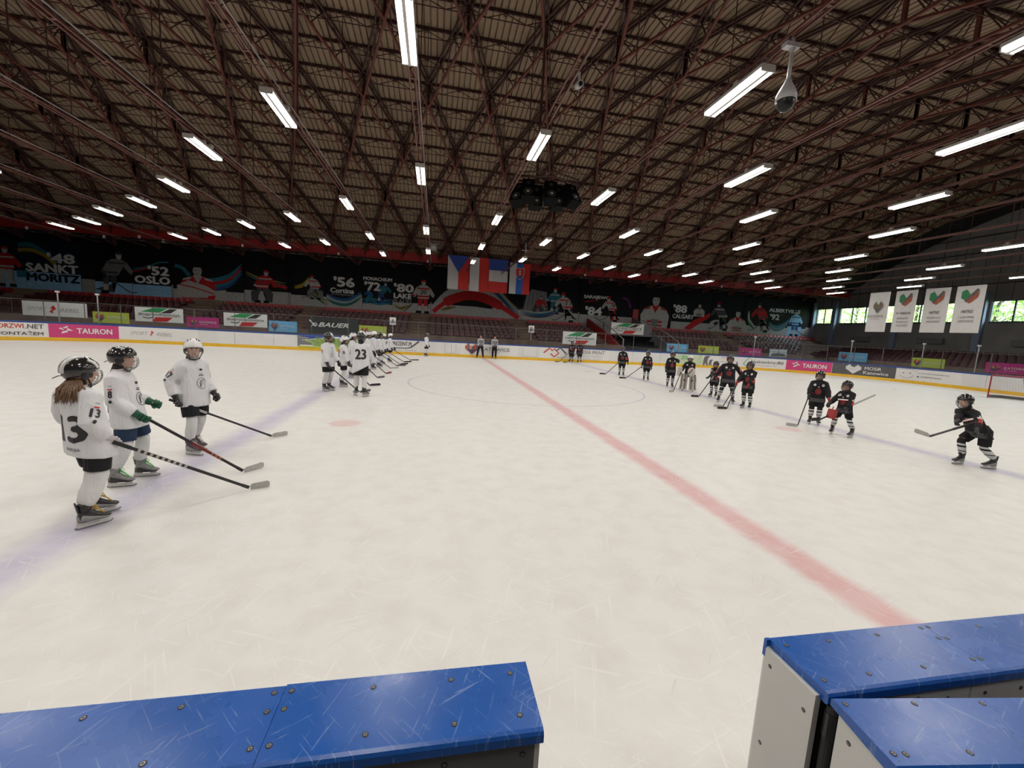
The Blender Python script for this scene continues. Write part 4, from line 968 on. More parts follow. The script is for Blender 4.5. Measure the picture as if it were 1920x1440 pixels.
o, P, W_ = poster('black poster reading 88 CALGARY over a red stroke', 21.85, 26.6, 'k', 'w', 4.2)
P.poly([(1.6, 3.5), (2.8, 4.5), (4.7, 5.4), (4.7, 4.9), (3.0, 3.8), (2.4, 3.4)], PM['r']); P.text("'88", -.0 + .1, 5.15, 1.7, .9, PM['L'], .06); P.text('CALGARY', .1, 4.55, 2.6, .48, PM['L'], .04); athlete(P, 3.3, 4.9, 1.5, 's', 'd', 'd', 1, 'bust'); P.build('print', o)
o, P, W_ = poster('black poster with a dark shooting player over a grey puck circle', 26.65, 30.7, 'k', 'w', 4.35)
P.ell(.9, 4.1, 1.0, .6, PM['w']); P.ell(.7, 4.3, .3, .15, PM['k'], rot=.5); athlete(P, 1.5, 3.6, 3.1, 'd', 'wl', 'd', -1, 'skate'); athlete(P, 3.4, 3.45, 2.6, 'wl', 'r', 'k', 1, 'bust'); P.build('print', o)
o, P, W_ = poster('dark poster reading 92 ALBERTVILLE with red and blue players', 30.8, 39.2, 'k', 'w', 4.3)
swoosh(P, [(.6, 5.6), (.8, 4.6), (1.6, 3.9)], .25, 'ew', .3); swoosh(P, [(3.4, 4.4), (4.4, 3.95), (5.4, 4.3), (6.0, 4.9)], .25, 'tgt', .2); athlete(P, 2.6, 3.7, 3.3, 'r', 'd', 'g', -1, 'skate'); P.text('ALBERTVILLE', 3.2, 6.0, 4.2, .42, PM['L'], .05); P.text("'92", 3.4, 5.1, 1.3, .7, PM['L'], .05)
P.rect(5.9, 3.4, 1.9, 1.1, PM['b']); athlete(P, 6.9, 3.5, 2.9, 'b', 'u', 'u', 1, 'stand', None, True); P.build('print', o)

# ------------------------------------------------------------------ flags in front of the beam
FW, FB_, FR_ = mat('flag_white', (.50, .49, .50), .7, var=.03), mat('flag_blue', (.02, .055, .28), .7, var=.05), mat('flag_red', (.50, .02, .015), .7, var=.05)
FY = 36.0
def flag(label, x0, x1, z0, z1, base):
    return banner(label, (x0, FY, z0), (1, 0, 0), (0, 0, 1), x1 - x0, z1 - z0, base, 'flags under the red beam', folds=.05, cat='flag', name='flag')
def fprint(fn, w_, h_): return Print(fn, (w_ / 24, h_ / 6), lift=.008)
o, fn = flag('Czech flag hung upright, blue wedge between white and red', -2.70, -.86, 5.46, 8.33, FW); P = fprint(fn, 1.84, 2.87); P.rect(.92, 0, .92, 2.87, FR_); P.poly([(0, 2.87), (1.84, 2.87), (.92, 1.45)], FB_); P.build('flag_print', o)
o, fn = flag('Polish flag hung upright, white left half and red right half', -.80, .88, 5.42, 8.33, FW); P = fprint(fn, 1.68, 2.91); P.rect(.84, 0, .84, 2.91, FR_); P.build('flag_print', o)
o, fn = flag('horizontal tricolour flag of blue, white and red stripes', .90, 2.58, 5.42, 8.30, FW); P = fprint(fn, 1.68, 2.88); P.rect(0, 1.92, 1.68, .96, FB_); P.rect(0, 0, 1.68, .96, FR_); P.build('flag_print', o)
o, fn = flag('Slovak flag hung upright with a double cross shield', 2.74, 4.60, 5.44, 8.14, FW); P = fprint(fn, 1.86, 2.70); P.rect(.62, 0, .62, 2.7, mat('flag_mid_blue', (.02, .10, .42), .7)); P.rect(1.24, 0, .62, 2.7, FR_)
sh = [(.58, 2.25), (1.28, 2.25), (1.28, 1.75), (1.18, 1.5), (.93, 1.3), (.68, 1.5), (.58, 1.75)]; P.poly([(a + (a - .93) * .12, b_ + (b_ - 1.8) * .1) for a, b_ in sh], FW); P.poly(sh, FR_)
P.poly([(.66, 1.5), (.8, 1.62), (.93, 1.68), (1.06, 1.62), (1.2, 1.5), (.93, 1.32)], FB_); P.rect(.90, 1.55, .06, .6, FW); P.rect(.78, 1.78, .30, .06, FW); P.rect(.82, 1.96, .22, .06, FW); P.build('flag_print', o)
bm = bmesh.new(); tube(bm, [(-3.2, FY + .01, 8.36), (5.0, FY + .01, 8.22)], .018, 6)
for x in (-3.2, 5.0): bar(bm, (x, FY, 8.3), (x, Y_BEAM - .1, 8.0), .03)
tag(mesh_obj('flag_cable', bm, RUBBER), 'dark cable from which the four flags hang', 'cable')

# ------------------------------------------------------------------ champion banners at the right end
BX = 26.6; kx = (BX - CAM.x) / (24 - CAM.x)
def endban(label, ya, yb, z0, z1):
    f = lambda v, c: c + (v - c) * kx
    ya, yb, z0, z1 = f(ya, CAM.y), f(yb, CAM.y), f(z0, CAM.z), f(z1, CAM.z)
    ob, fn = banner(label, (BX, ya, z0), (0, -1, 0), (0, 0, 1), ya - yb, z1 - z0, mat('banner_cloth', (.52, .51, .50), .8, var=.03), 'club banners hanging at the right end', folds=.012)
    bm = bmesh.new(); tube(bm, [(0, 0, 0), (0, yb - ya, 0)], .02, 6)
    for y in (-.1, yb - ya + .1): tube(bm, [(0, y, 0), (0, y, roof_z(ya) - 1.3 - z1)], .006, 4)
    bt = mesh_obj('hanging_bar', bm, RUBBER, ob); bt.location = (BX, ya, z1)
    return ob, fn, ya - yb, z1 - z0
BI = mat('banner_ink', (.09, .085, .08), .7); BG = mat('banner_green', (.02, .17, .06), .7); BR = mat('banner_red_brown', (.30, .07, .03), .7)
o, fn, w_, h_ = endban('white hanging banner with city heart emblem, farthest of the four', 21.52, 20.32, 3.35, 5.84)
P = Print(fn, lift=.014); heart(P, w_ * .26, h_ * .48, w_ * .5, h_ * .28, [BI, BR, BG, BI]); P.text('KATOWICE', w_ * .12, h_ * .37, w_ * .76, h_ * .05, BI); P.text('dla odmiany', w_ * .3, h_ * .31, w_ * .4, h_ * .02, BI); P.build('lettering', o)
def shield(P, w_, h_):
    P.poly([(w_ * .20, h_ * .88), (w_ * .36, h_ * .92), (w_ * .52, h_ * .80), (w_ * .32, h_ * .70), (w_ * .20, h_ * .74)], BG)
    P.poly([(w_ * .32, h_ * .69), (w_ * .72, h_ * .93), (w_ * .80, h_ * .89), (w_ * .42, h_ * .64)], BI)
    P.poly([(w_ * .40, h_ * .66), (w_ * .80, h_ * .87), (w_ * .78, h_ * .74), (w_ * .52, h_ * .62)], BR)
for lab, a, b_, lines in (('white hanging banner reading IV MIEJSCE under a green red shield', 19.97, 18.83, ('IV MIEJSCE', 'MISTRZOSTW', 'POLSKI U13', '2022/2023')), ('white hanging banner reading MISTRZ POLSKI under a shield', 18.42, 17.24, ('MISTRZ', 'POLSKI U14', '2023/2024')), ('white hanging banner reading MISTRZ nearest of the four', 16.97, 15.75, ('MISTRZ', '1 LIGI MHL', '2023/2024'))):
    o, fn, w_, h_ = endban(lab, a, b_, 3.34, 5.82)
    P = Print(fn, lift=.014); shield(P, w_, h_); P.text(lines[0], w_ * .5 - w_ * .035 * len(lines[0]), h_ * .42, w_ * .07 * len(lines[0]), h_ * .06, BI, .02, .15)
    for q, t in enumerate(lines[1:]): P.text(t, w_ * .22, h_ * (.31 - .085 * q), w_ * .56, h_ * .045, BI, .01, .15)
    P.build('lettering', o)

# ------------------------------------------------------------------ speaker cluster
sc_ = thing('speaker_cluster', 'cluster of black loudspeakers hung from a ring frame under the roof', 'loudspeakers', (.27, 14.8, 0))
BKS = mat('speaker_black', (.004, .004, .0045), .8, var=.2, spec=.1)
bm = bmesh.new(); hexp = [(1.35 * cos(pi / 3 * i + .52) * 1.0, 1.0 * sin(pi / 3 * i + .52), 7.72) for i in range(7)]
tube(bm, hexp, .03, 6); tube(bm, [(x, y, 7.55) for x, y, z in hexp], .03, 6)
for x, y, z in hexp[:6]: tube(bm, [(x, y, 7.55), (x, y, 7.72)], .02, 5); tube(bm, [(x, y, 7.72), (x * .3, y * .3, 10.6)], .008, 4)
bar(bm, (-1.3, 0, 7.63), (1.3, 0, 7.63), .06); bar(bm, (0, -.9, 7.63), (0, .9, 7.63), .06); bar(bm, (-.3, 0, 7.65), (-.3, 0, 13.0), .08); mesh_obj('ring_frame', bm, TRUSS_D, sc_)
for i, (x, y, rz_, tl) in enumerate(((-.92, .1, -35, 28), (-.70, -.45, -12, 30), (-.28, .15, 0, 12), (.12, -.50, -5, 30), (.48, -.05, 10, 14), (.92, -.42, 22, 32))):
    R = Matrix.Rotation(radians(rz_), 3, 'Z') @ Matrix.Rotation(radians(-tl), 3, 'X'); bm = bmesh.new()
    c = V((x, y, 7.12)); box(bm, c, (.46, .42, .80), R); tube(bm, [c + R @ V((0, 0, .4)), V((x, y, 7.6))], .025, 6)
    s_ = mesh_obj('speaker', bm, BKS, sc_)
    bm = bmesh.new(); cyl(bm, c + R @ V((0, -.20, -.2)), c + R @ V((0, -.225, -.2)), .16, 20); cyl(bm, c + R @ V((0, -.20, .22)), c + R @ V((0, -.222, .22)), .07, 14); mesh_obj('cone', bm, mat('speaker_cone', (.03, .032, .034), .35), s_)
    bm = bmesh.new(); ball(bm, c + R @ V((0, -.225, -.2)), (.055, .02, .055), 10, 6, R); mesh_obj('dust_cap', bm, mat('speaker_cap', (.35, .37, .40), .3), s_)

# ------------------------------------------------------------------ cameras, vents, small fittings
CAMW = mat('camera_white', (.42, .41, .42), .4); DOME = mat('dark_dome', (.012, .013, .012), .3, spec=.25)
t = thing('dome_camera', 'large white dome camera on a long drop tube near the lights', 'security camera', (2.06, 5.5, 0))
bm = bmesh.new(); bx(bm, -.16, .10, -.06, .06, 6.93, 7.0); tube(bm, [(0, 0, 6.95), (0, 0, 6.88), (0, 0, 6.42)], [.06, .03, .03], 12); bar(bm, (0, 0, 6.9), (.0, .0, 7.1), .04); mesh_obj('drop_tube', bm, CAMW, t)
bm = bmesh.new(); tube(bm, [(0, 0, 6.47), (0, 0, 6.40), (0, 0, 6.30), (0, 0, 6.22), (0, 0, 6.13)], [.04, .065, .12, .155, .16], 20); mesh_obj('housing', bm, CAMW, t, True)
bm = bmesh.new(); ball(bm, (0, 0, 6.13), (.145, .145, .17), 20, 12); mesh_obj('dome', bm, DOME, t, True)
t = thing('bullet_camera', 'small white camera clipped to the rail above the speakers', 'security camera', (-1.0, 7.26, 6.86))
bm = bmesh.new(); tube(bm, [(0, 0, .2), (0, 0, .05)], .025, 8); tube(bm, [(.0, .09, .01), (.0, -.11, -.05)], .065, 14); mesh_obj('housing', bm, CAMW, t)
bm = bmesh.new(); tube(bm, [(0, -.105, -.048), (0, -.12, -.052)], .04, 12); mesh_obj('lens', bm, DOME, t)
t = thing('hanging_camera', 'small white dome camera on a drop tube beside the Slovak flag', 'security camera', (3.04, 31.0, 0))
bm = bmesh.new(); tube(bm, [(0, 0, 8.9), (0, 0, 7.75)], .035, 8); bar(bm, (-.3, 0, 8.3), (.3, 0, 8.3), .05); mesh_obj('drop_tube', bm, CAMW, t)
bm = bmesh.new(); tube(bm, [(0, 0, 7.80), (0, 0, 7.66), (0, 0, 7.58)], [.06, .17, .18], 14); mesh_obj('housing', bm, CAMW, t)
bm = bmesh.new(); ball(bm, (0, 0, 7.57), (.14, .14, .12), 12, 8); mesh_obj('dome', bm, DOME, t)
for i, (x, z, w_, h_) in enumerate(((-15.36, 9.03, 1.0, .85), (13.77, 8.97, 1.1, .9))):
    bm = bmesh.new(); y = 36.8; t = thing('roof_vent', 'pale gridded vent panel above the red beam, %s of the flags' % ('left', 'right')[i], 'vent', (x, y, z))
    bx(bm, -w_ / 2, w_ / 2, 0, .12, -h_ / 2, h_ / 2); mesh_obj('panel', bm, mat('vent_pale', (.32, .31, .29), .6), t)
    bm = bmesh.new()
    for q in (-.17, .17): bx(bm, w_ * q - .02, w_ * q + .02, -.03, 0, -h_ / 2, h_ / 2)
    for q in (-.2, .2): bx(bm, -w_ / 2, w_ / 2, -.03, 0, h_ * q - .02, h_ * q + .02)
    mesh_obj('grille', bm, TRUSS_D, t)
t = thing('floodlight', 'small pale projector box on the beam left of the Czech flag', 'floodlight', (-3.95, 36.0, 8.9))
bm = bmesh.new(); bx(bm, -.38, .38, -.15, .15, .1, .42); bx(bm, -.28, .28, -.1, .1, -.35, .1); mesh_obj('housing', bm, CAMW, t)
bm = bmesh.new(); cyl(bm, (0, -.1, -.1), (0, -.13, -.1), .13, 16); mesh_obj('lens', bm, mat('lamp_glass_pale', (.7, .7, .68), .2), t)
for i, (x, z) in enumerate(((-31.75, 7.35), (-27.15, 7.2), (-24.94, 7.4), (-23.42, 7.25), (-18.13, 7.4), (-11.27, 7.4), (-4.38, 7.4), (9.23, 7.4), (11.71, 7.2), (16.05, 7.4), (22.8, 7.4))):
    t = thing('emergency_lamp', 'tiny white lamp hanging near the red beam, %s from the left' % NUM[i + 1], 'lamp', (x, 34.5, z), group='tiny lamps near the red beam')
    bm = bmesh.new(); bx(bm, -.06, .06, -.05, .05, -.10, .10); mesh_obj('housing', bm, mat('small_lamp_white', (.6, .6, .58), .4), t)
    bm = bmesh.new(); tube(bm, [(0, 0, .12), (0, 0, roof_z(34.5) - z)], .01, 5); mesh_obj('drop_rod', bm, TRUSS_D, t)

# ------------------------------------------------------------------ goal
t = thing('hockey_goal', 'hockey goal with red posts and white net at the right end', 'goal', (25.45, 14.8, 0))
GRD = mat('goal_red', (.30, .012, .018), .4); gw, gh, gd = .915, 1.22, 1.05
for y in (-gw, gw):
    bm = bmesh.new(); tube(bm, [(0, y, 0), (0, y, gh)], .03, 10); mesh_obj('post', bm, GRD, t)
bm = bmesh.new(); tube(bm, [(0, -gw, gh), (0, gw, gh)], .03, 10); mesh_obj('crossbar', bm, GRD, t)
bm = bmesh.new(); tube(bm, [(0, -gw, .03), (gd * .8, -gw * .95, .03), (gd, 0, .03), (gd * .8, gw * .95, .03), (0, gw, .03)], .03, 8); tube(bm, [(0, -gw, gh), (.45, -gw * .8, gh), (.5, 0, gh), (.45, gw * .8, gh), (0, gw, gh)], .02, 8); tube(bm, [(gd, 0, .03), (.5, 0, gh)], .02, 8); mesh_obj('base_frame', bm, mat('goal_white_tube', (.42, .40, .36), .4), t)
bm = bmesh.new()
bpath = [V((0, -gw, 0)), V((gd * .8, -gw * .95, 0)), V((gd, 0, 0)), V((gd * .8, gw * .95, 0)), V((0, gw, 0))]; tpath = [V((0, -gw, gh)), V((.45, -gw * .8, gh)), V((.5, 0, gh)), V((.45, gw * .8, gh)), V((0, gw, gh))]
def along(p, t_): 
    i = min(3, int(t_ * 4)); f = t_ * 4 - i; return p[i].lerp(p[i + 1], f)
for i in range(33): bar(bm, along(bpath, i / 32), along(tpath, i / 32), .004)
for j in range(13):
    pp = [along(bpath, i / 16).lerp(along(tpath, i / 16), j / 12) for i in range(17)]
    for i in range(16): bar(bm, pp[i], pp[i + 1], .004)
tag(mesh_obj('net', bm, mat('net_white', (.40, .39, .37), .8), t), kind='stuff')
bm = bmesh.new(); tube(bm, [(.1, -gw, .10), (gd * .78, -gw * .93, .10), (gd * .97, 0, .10), (gd * .78, gw * .93, .10), (.1, gw, .10)], .06, 8); mesh_obj('skirt_pad', bm, mat('grey_pad', (.10, .10, .10), .7), t)

# ------------------------------------------------------------------ near boards around the open gate
def scuffed_blue():
    m = bpy.data.materials.new('scuffed_blue_plastic'); m.use_nodes = True; n, b = nodes_of(m)
    tc = n.nodes.new('ShaderNodeTexCoord')
    def nz(scale, det, sx=1, sy=1, rot=0, dist=0):
        mp = n.nodes.new('ShaderNodeMapping'); mp.vector_type = 'TEXTURE'; mp.inputs['Scale'].default_value = (1 / sx, 1 / sy, 1); mp.inputs['Rotation'].default_value = (0, 0, rot); n.links.new(tc.outputs['Object'], mp.inputs[0])
        z = n.nodes.new('ShaderNodeTexNoise'); z.inputs['Scale'].default_value = scale; z.inputs['Detail'].default_value = det; z.inputs['Distortion'].default_value = dist; n.links.new(mp.outputs[0], z.inputs['Vector']); return z.outputs[0]
    base = mixc(n, nz(5, 3), (.006, .075, .33), (.010, .10, .42))
    scr = None
    for rot, sx, sy in ((.5, 1, 14), (1.2, 1.3, 16), (2.3, 1, 18)):
        l = mth(n, 'GREATER_THAN', nz(6, 5, sx, sy * 1.6, rot, .4), .655); scr = l if scr is None else mth(n, 'MAXIMUM', scr, l)
    scr0 = scr; scr = mth(n, 'MULTIPLY', scr, nz(2.4, 3))
    col = mixc(n, mth(n, 'MULTIPLY', scr, .9), base, (.22, .32, .55))
    dk = mth(n, 'GREATER_THAN', nz(7, 4, 1, 22, 2.8, .3), .70); col = mixc(n, mth(n, 'MULTIPLY', dk, .5), col, (.004, .02, .10))
    n.links.new(col, b.inputs['Base Color']); b.inputs['Specular IOR Level'].default_value = .5
    n.links.new(mth(n, 'ADD', .16, mth(n, 'MULTIPLY', nz(8, 4), .24)), b.inputs['Roughness'])
    bp = n.nodes.new('ShaderNodeBump'); bp.inputs['Strength'].default_value = .3; bp.inputs['Distance'].default_value = .0015
    n.links.new(mth(n, 'ADD', mth(n, 'MULTIPLY', scr0, -1), mth(n, 'MULTIPLY', nz(45, 3), .15)), bp.inputs['Height']); n.links.new(bp.outputs[0], b.inputs['Normal'])
    return m
NBLUE = scuffed_blue()
CREAM = mat('cream_board_panel', (.58, .57, .54), .4, var=.04, scale=3)
GREYP = mat('grey_back_panel', (.12, .12, .115), .5, var=.1, scale=4)
SCREWD = mat('screw_recess', (.012, .012, .014), .6); SCREWM = mat('screw_steel', (.30, .30, .31), .35, .8)
Z1 = 1.155; CT = .022
def screw(x, y, z, nrm, parent, r=.0072):
    nrm = V(nrm); bm = bmesh.new(); c = V((x, y, z)); a, b_ = frame_z(nrm)
    cyl(bm, c - nrm * .002, c + nrm * .0006, r, 14, 0); cyl(bm, c, c + nrm * .0012, r * .62, 10, 1)
    bar(bm, c + a * r * .4 + nrm * .0014, c - a * r * .4 + nrm * .0014, r * .14, .0006, 0); bar(bm, c + b_ * r * .4 + nrm * .0014, c - b_ * r * .4 + nrm * .0014, r * .14, .0006, 0)
    return mesh_obj('screw', bm, [SCREWD, SCREWM], parent)
def cap_piece(name, x0, x1, y0, y1, parent, ys=0.0):
    """blue top plank with rounded long edge on the bench side"""
    bm = bmesh.new(); prof = [(y1, Z1 - CT), (y1, Z1 - .004), (y1 - .004, Z1), (y0 + .012, Z1), (y0 + .004, Z1 - .003), (y0, Z1 - .010), (y0, Z1 - CT - .008), (y0 + .006, Z1 - CT - .012)]
    loft(bm, [[V((x0, y + ys, z)) for y, z in prof], [V((x0 + .003, y, z)) for y, z in prof], [V((x1 - .003, y, z)) for y, z in prof], [V((x1, y, z)) for y, z in prof]]); bmesh.ops.recalc_face_normals(bm, faces=bm.faces)
    return mesh_obj(name, bm, NBLUE, parent)
nl = thing('bench_boards', 'near blue-topped boards with grey back left of the open gate', 'rink boards')
XL0 = -10.2
cap_piece('top_plank', -3.896, -3.286, -.205, .002, nl); cap_piece('top_plank', -6.4, -3.8972, -.204, -.002, nl); cap_piece('top_plank', XL0, -6.4014, -.204, -.002, nl)
bm = bmesh.new(); bx(bm, XL0, -3.29, -.012, 0, 0, Z1 - CT); mesh_obj('ice_side_panel', bm, PANELW, nl)
bm = bmesh.new(); bx(bm, XL0, -3.29, 0, .012, 0, .2); mesh_obj('kick_strip', bm, KICK, nl)
for a, b_ in ((-5.0, -3.302), (-6.8, -5.005), (XL0, -6.805)):
    bm = bmesh.new(); bx(bm, a, b_, -.190, -.176, .06, 1.118); mesh_obj('back_panel', bm, GREYP, nl)
bm = bmesh.new(); bx(bm, -3.302, -3.29, -.190, -.012, 0, 1.13); mesh_obj('end_panel', bm, CREAM, nl)
bm = bmesh.new(); bx(bm, XL0, -3.31, -.17, -.02, 0, 1.12); mesh_obj('core_frame', bm, DARK, nl)
for x, y in [(-4.302, -.041), (-4.111, -.038), (-3.918, -.024), (-3.879, -.024), (-3.916, -.075), (-3.88, -.072), (-3.685, -.037), (-3.492, -.038), (-3.336, -.036), (-3.334, -.158), (-3.489, -.161), (-3.685, -.16), (-3.881, -.159), (-3.917, -.161), (-4.112, -.165), (-4.302, -.165)]:
    screw(x, y, Z1, (0, 0, 1), nl)
for x in (-3.33, -3.51, -3.70, -3.9): screw(x, -.1905, 1.085, (0, -1, 0), nl)
nr = thing('bench_boards', 'near blue-topped boards with cream end panel right of the open gate', 'rink boards')
XR1 = 5.3
cap_piece('top_plank', -2.507, -1.918, -.205, .002, nr, 0); cap_piece('top_plank', -1.9168, .5, -.2045, .0015, nr); cap_piece('top_plank', .504, XR1, -.204, .001, nr)
bm = bmesh.new(); bx(bm, -2.515, XR1, -.012, 0, 0, Z1 - CT); mesh_obj('ice_side_panel', bm, PANELW, nr)
bm = bmesh.new(); bx(bm, -2.515, XR1, 0, .012, 0, .2); mesh_obj('kick_strip', bm, KICK, nr)
bm = bmesh.new(); bx(bm, -2.520, -2.502, -.182, -.010, 0, 1.131); o = mesh_obj('end_panel', bm, CREAM, nr)
bm = bmesh.new(); bx(bm, -2.5195, -2.5045, -.009, .0015, 1.10, 1.154); mesh_obj('corner_trim', bm, NBLUE, nr)
for a, b_ in ((-2.46, -2.0), (-1.995, XR1)):
    bm = bmesh.new(); bx(bm, a, b_, -.198, -.186, .06, 1.12); mesh_obj('back_panel', bm, CREAM, nr)
bm = bmesh.new(); bx(bm, -2.49, XR1, -.182, -.02, 0, 1.12); mesh_obj('core_frame', bm, DARK, nr)
for x, y in [(-2.476, -.037), (-2.323, -.036), (-2.128, -.031), (-1.936, -.02), (-1.904, -.019), (-1.933, -.068), (-1.904, -.071), (-1.715, -.037), (-2.479, -.164), (-2.324, -.161), (-2.128, -.16), (-1.932, -.154), (-1.904, -.155)]:
    screw(x, y, Z1, (0, 0, 1), nr)
for y, z in [(-.033, 1.086), (-.155, 1.06), (-.037, .826), (-.155, .80)]: screw(-2.5202, y, z, (-1, 0, 0), nr, .006)
for x in (-2.32, -2.2, -2.19, -2.08, -1.94, -1.80): screw(x, -.1985, 1.085 + .012 * (int(x * 100) % 2), (0, -1, 0), nr, .006)
# hinge post and open door
hp = thing('hinge_post', 'black steel hinge tube between the boards and the open gate', 'hinge', (-2.487, -.208, 0))
bm = bmesh.new(); tube(bm, [(0, 0, 0), (0, 0, 1.118)], .0165, 14); mesh_obj('pin', bm, RUBBER, hp)
for z in (.2, .62, 1.03):
    bm = bmesh.new(); tube(bm, [(0, 0, z), (0, 0, z + .07)], .019, 14); mesh_obj('sleeve', bm, DARK, hp)
gd_ = thing('gate_door', 'open gate door with blue top folded back beside the boards', 'gate', (-2.509, -.2135, 0), radians(-6.9))
bm = bmesh.new(); prof = [(0, Z1 - CT), (0, Z1 - .004), (-.004, Z1), (-.172, Z1), (-.177, Z1 - .005), (-.177, Z1 - CT - .01), (-.170, Z1 - CT - .012)]
loft(bm, [[V((0, y, z)) for y, z in prof], [V((.95, y, z)) for y, z in prof]]); bmesh.ops.recalc_face_normals(bm, faces=bm.faces); mesh_obj('top_plank', bm, NBLUE, gd_)
bm = bmesh.new(); bx(bm, .004, .02, -.172, -.024, .05, 1.131); mesh_obj('end_panel', bm, CREAM, gd_)
bm = bmesh.new(); bx(bm, .02, .94, -.172, -.160, .05, 1.12); mesh_obj('face_panel', bm, PANELW, gd_)
bm = bmesh.new(); bx(bm, .022, .94, -.158, -.03, .05, 1.12); mesh_obj('core_frame', bm, DARK, gd_)
bm = bmesh.new(); bx(bm, .04, .1, -.15, -.04, 0, .05); bx(bm, .84, .9, -.15, -.04, 0, .05); mesh_obj('foot_block', bm, RUBBER, gd_)
Rg = Matrix.Rotation(radians(6.9), 3, 'Z')
for x, y in [(-2.492, -.236), (-2.301, -.259), (-2.111, -.283), (-2.506, -.361), (-2.478, -.366), (-2.318, -.384)]:
    p = Rg @ (V((x, y, 0)) - V((-2.509, -.2135, 0))); screw(max(p.x, .012), p.y, Z1, (0, 0, 1), gd_)
screw(.0036, -.06, 1.085, (-1, 0, 0), gd_, .006); screw(.0036, -.13, .9, (-1, 0, 0), gd_, .006)

# ------------------------------------------------------------------ people
def seg3(*a): return [V(p) for p in a]
def ik(s, t, l1, l2, hint):
    s, t = V(s), V(t); d = t - s; L = min(d.length, (l1 + l2) * .995); dn = d.normalized(); t = s + dn * L
    a = (l1 * l1 - l2 * l2 + L * L) / (2 * L); h = math.sqrt(max(0, l1 * l1 - a * a)); hp_ = V(hint); hp_ = (hp_ - dn * hp_.dot(dn)).normalized()
    return s + dn * a + hp_ * h, t
def add_mods(o, vox, it=3, fac=.5):
    m = o.modifiers.new('fuse', 'REMESH'); m.mode = 'VOXEL'; m.voxel_size = vox; m.use_smooth_shade = True
    m = o.modifiers.new('soften', 'SMOOTH'); m.iterations = it; m.factor = fac
def cloth(name, col, wr=.5, rough=.8, var=.04):
    if name in MATS: return MATS[name]
    m = mat(name, col, rough, var=var, scale=5, spec=.2); n, b = nodes_of(m)
    tc = n.nodes.new('ShaderNodeTexCoord'); mp = n.nodes.new('ShaderNodeMapping'); mp.inputs['Scale'].default_value = (7, 7, 2.2); n.links.new(tc.outputs['Object'], mp.inputs[0])
    nz = n.nodes.new('ShaderNodeTexNoise'); nz.inputs['Scale'].default_value = 1.5; nz.inputs['Detail'].default_value = 2; nz.inputs['Distortion'].default_value = .6; n.links.new(mp.outputs[0], nz.inputs['Vector'])
    bp = n.nodes.new('ShaderNodeBump'); bp.inputs['Strength'].default_value = wr * 1.3; bp.inputs['Distance'].default_value = .05; n.links.new(nz.outputs[0], bp.inputs['Height']); n.links.new(bp.outputs[0], b.inputs['Normal'])
    return m
J_WHITE = cloth('white_jersey', (.66, .66, .68), .55)
J_DARK = cloth('black_jersey', (.014, .014, .016), .5, .75, .2)
J_REF = cloth('referee_jersey', (.45, .45, .46), .4)
SOCKW = cloth('white_sock', (.62, .62, .62), .5); PANTK = cloth('black_pants', (.012, .012, .014), .4, .7, .2); PANTB = cloth('navy_pants', (.018, .035, .075), .4, .7)
# printed bands of the dark jersey: red middle, grey hem (object z of the jersey)
def banded(name, base, bands, axis=2):
    m = cloth(name, base, .5, .75, .15); n, b = nodes_of(m); tc = n.nodes.new('ShaderNodeTexCoord'); sp = n.nodes.new('ShaderNodeSeparateXYZ'); n.links.new(tc.outputs['Object'], sp.inputs[0])
    src = b.inputs['Base Color'].links[0].from_socket; col = src
    for lo, hi, c in bands:
        f = mth(n, 'MULTIPLY', mth(n, 'GREATER_THAN', sp.outputs[axis], lo), mth(n, 'LESS_THAN', sp.outputs[axis], hi)); col = mixc(n, f, col, c)
    n.links.new(col, b.inputs['Base Color']); return m
SOCKK = banded('white_sock_black_stripes', (.60, .60, .60), [(.60 * .58, .60 * .64, (.015, .015, .015)), (.60 * .44, .60 * .47, (.015, .015, .015)), (.60 * .70, .60 * .9, (.02, .02, .02))])
GLOVES = dict(black=mat('glove_black', (.015, .015, .016), .5, var=.2), green=mat('glove_green', (.008, .085, .035), .5, var=.15), white=mat('glove_pale', (.50, .46, .47), .6), red=mat('glove_red', (.30, .02, .02), .5), skin=SKIN)
BOOTK = mat('skate_boot_black', (.018, .018, .018), .35, var=.3, scale=30); BOOTG = mat('skate_boot_grey', (.22, .22, .22), .4, var=.2, scale=20); BOOTM = mat('skate_boot_maroon', (.07, .045, .05), .4, var=.3, scale=20)
HOLD = mat('skate_holder_white', (.62, .62, .60), .35); BLADE = mat('skate_blade_steel', (.30, .30, .31), .25, .9)
LACE = dict(yellow=mat('lace_yellow', (.60, .36, .02), .7), green=mat('lace_green', (.05, .45, .06), .7), white=mat('lace_white', (.6, .6, .6), .7))
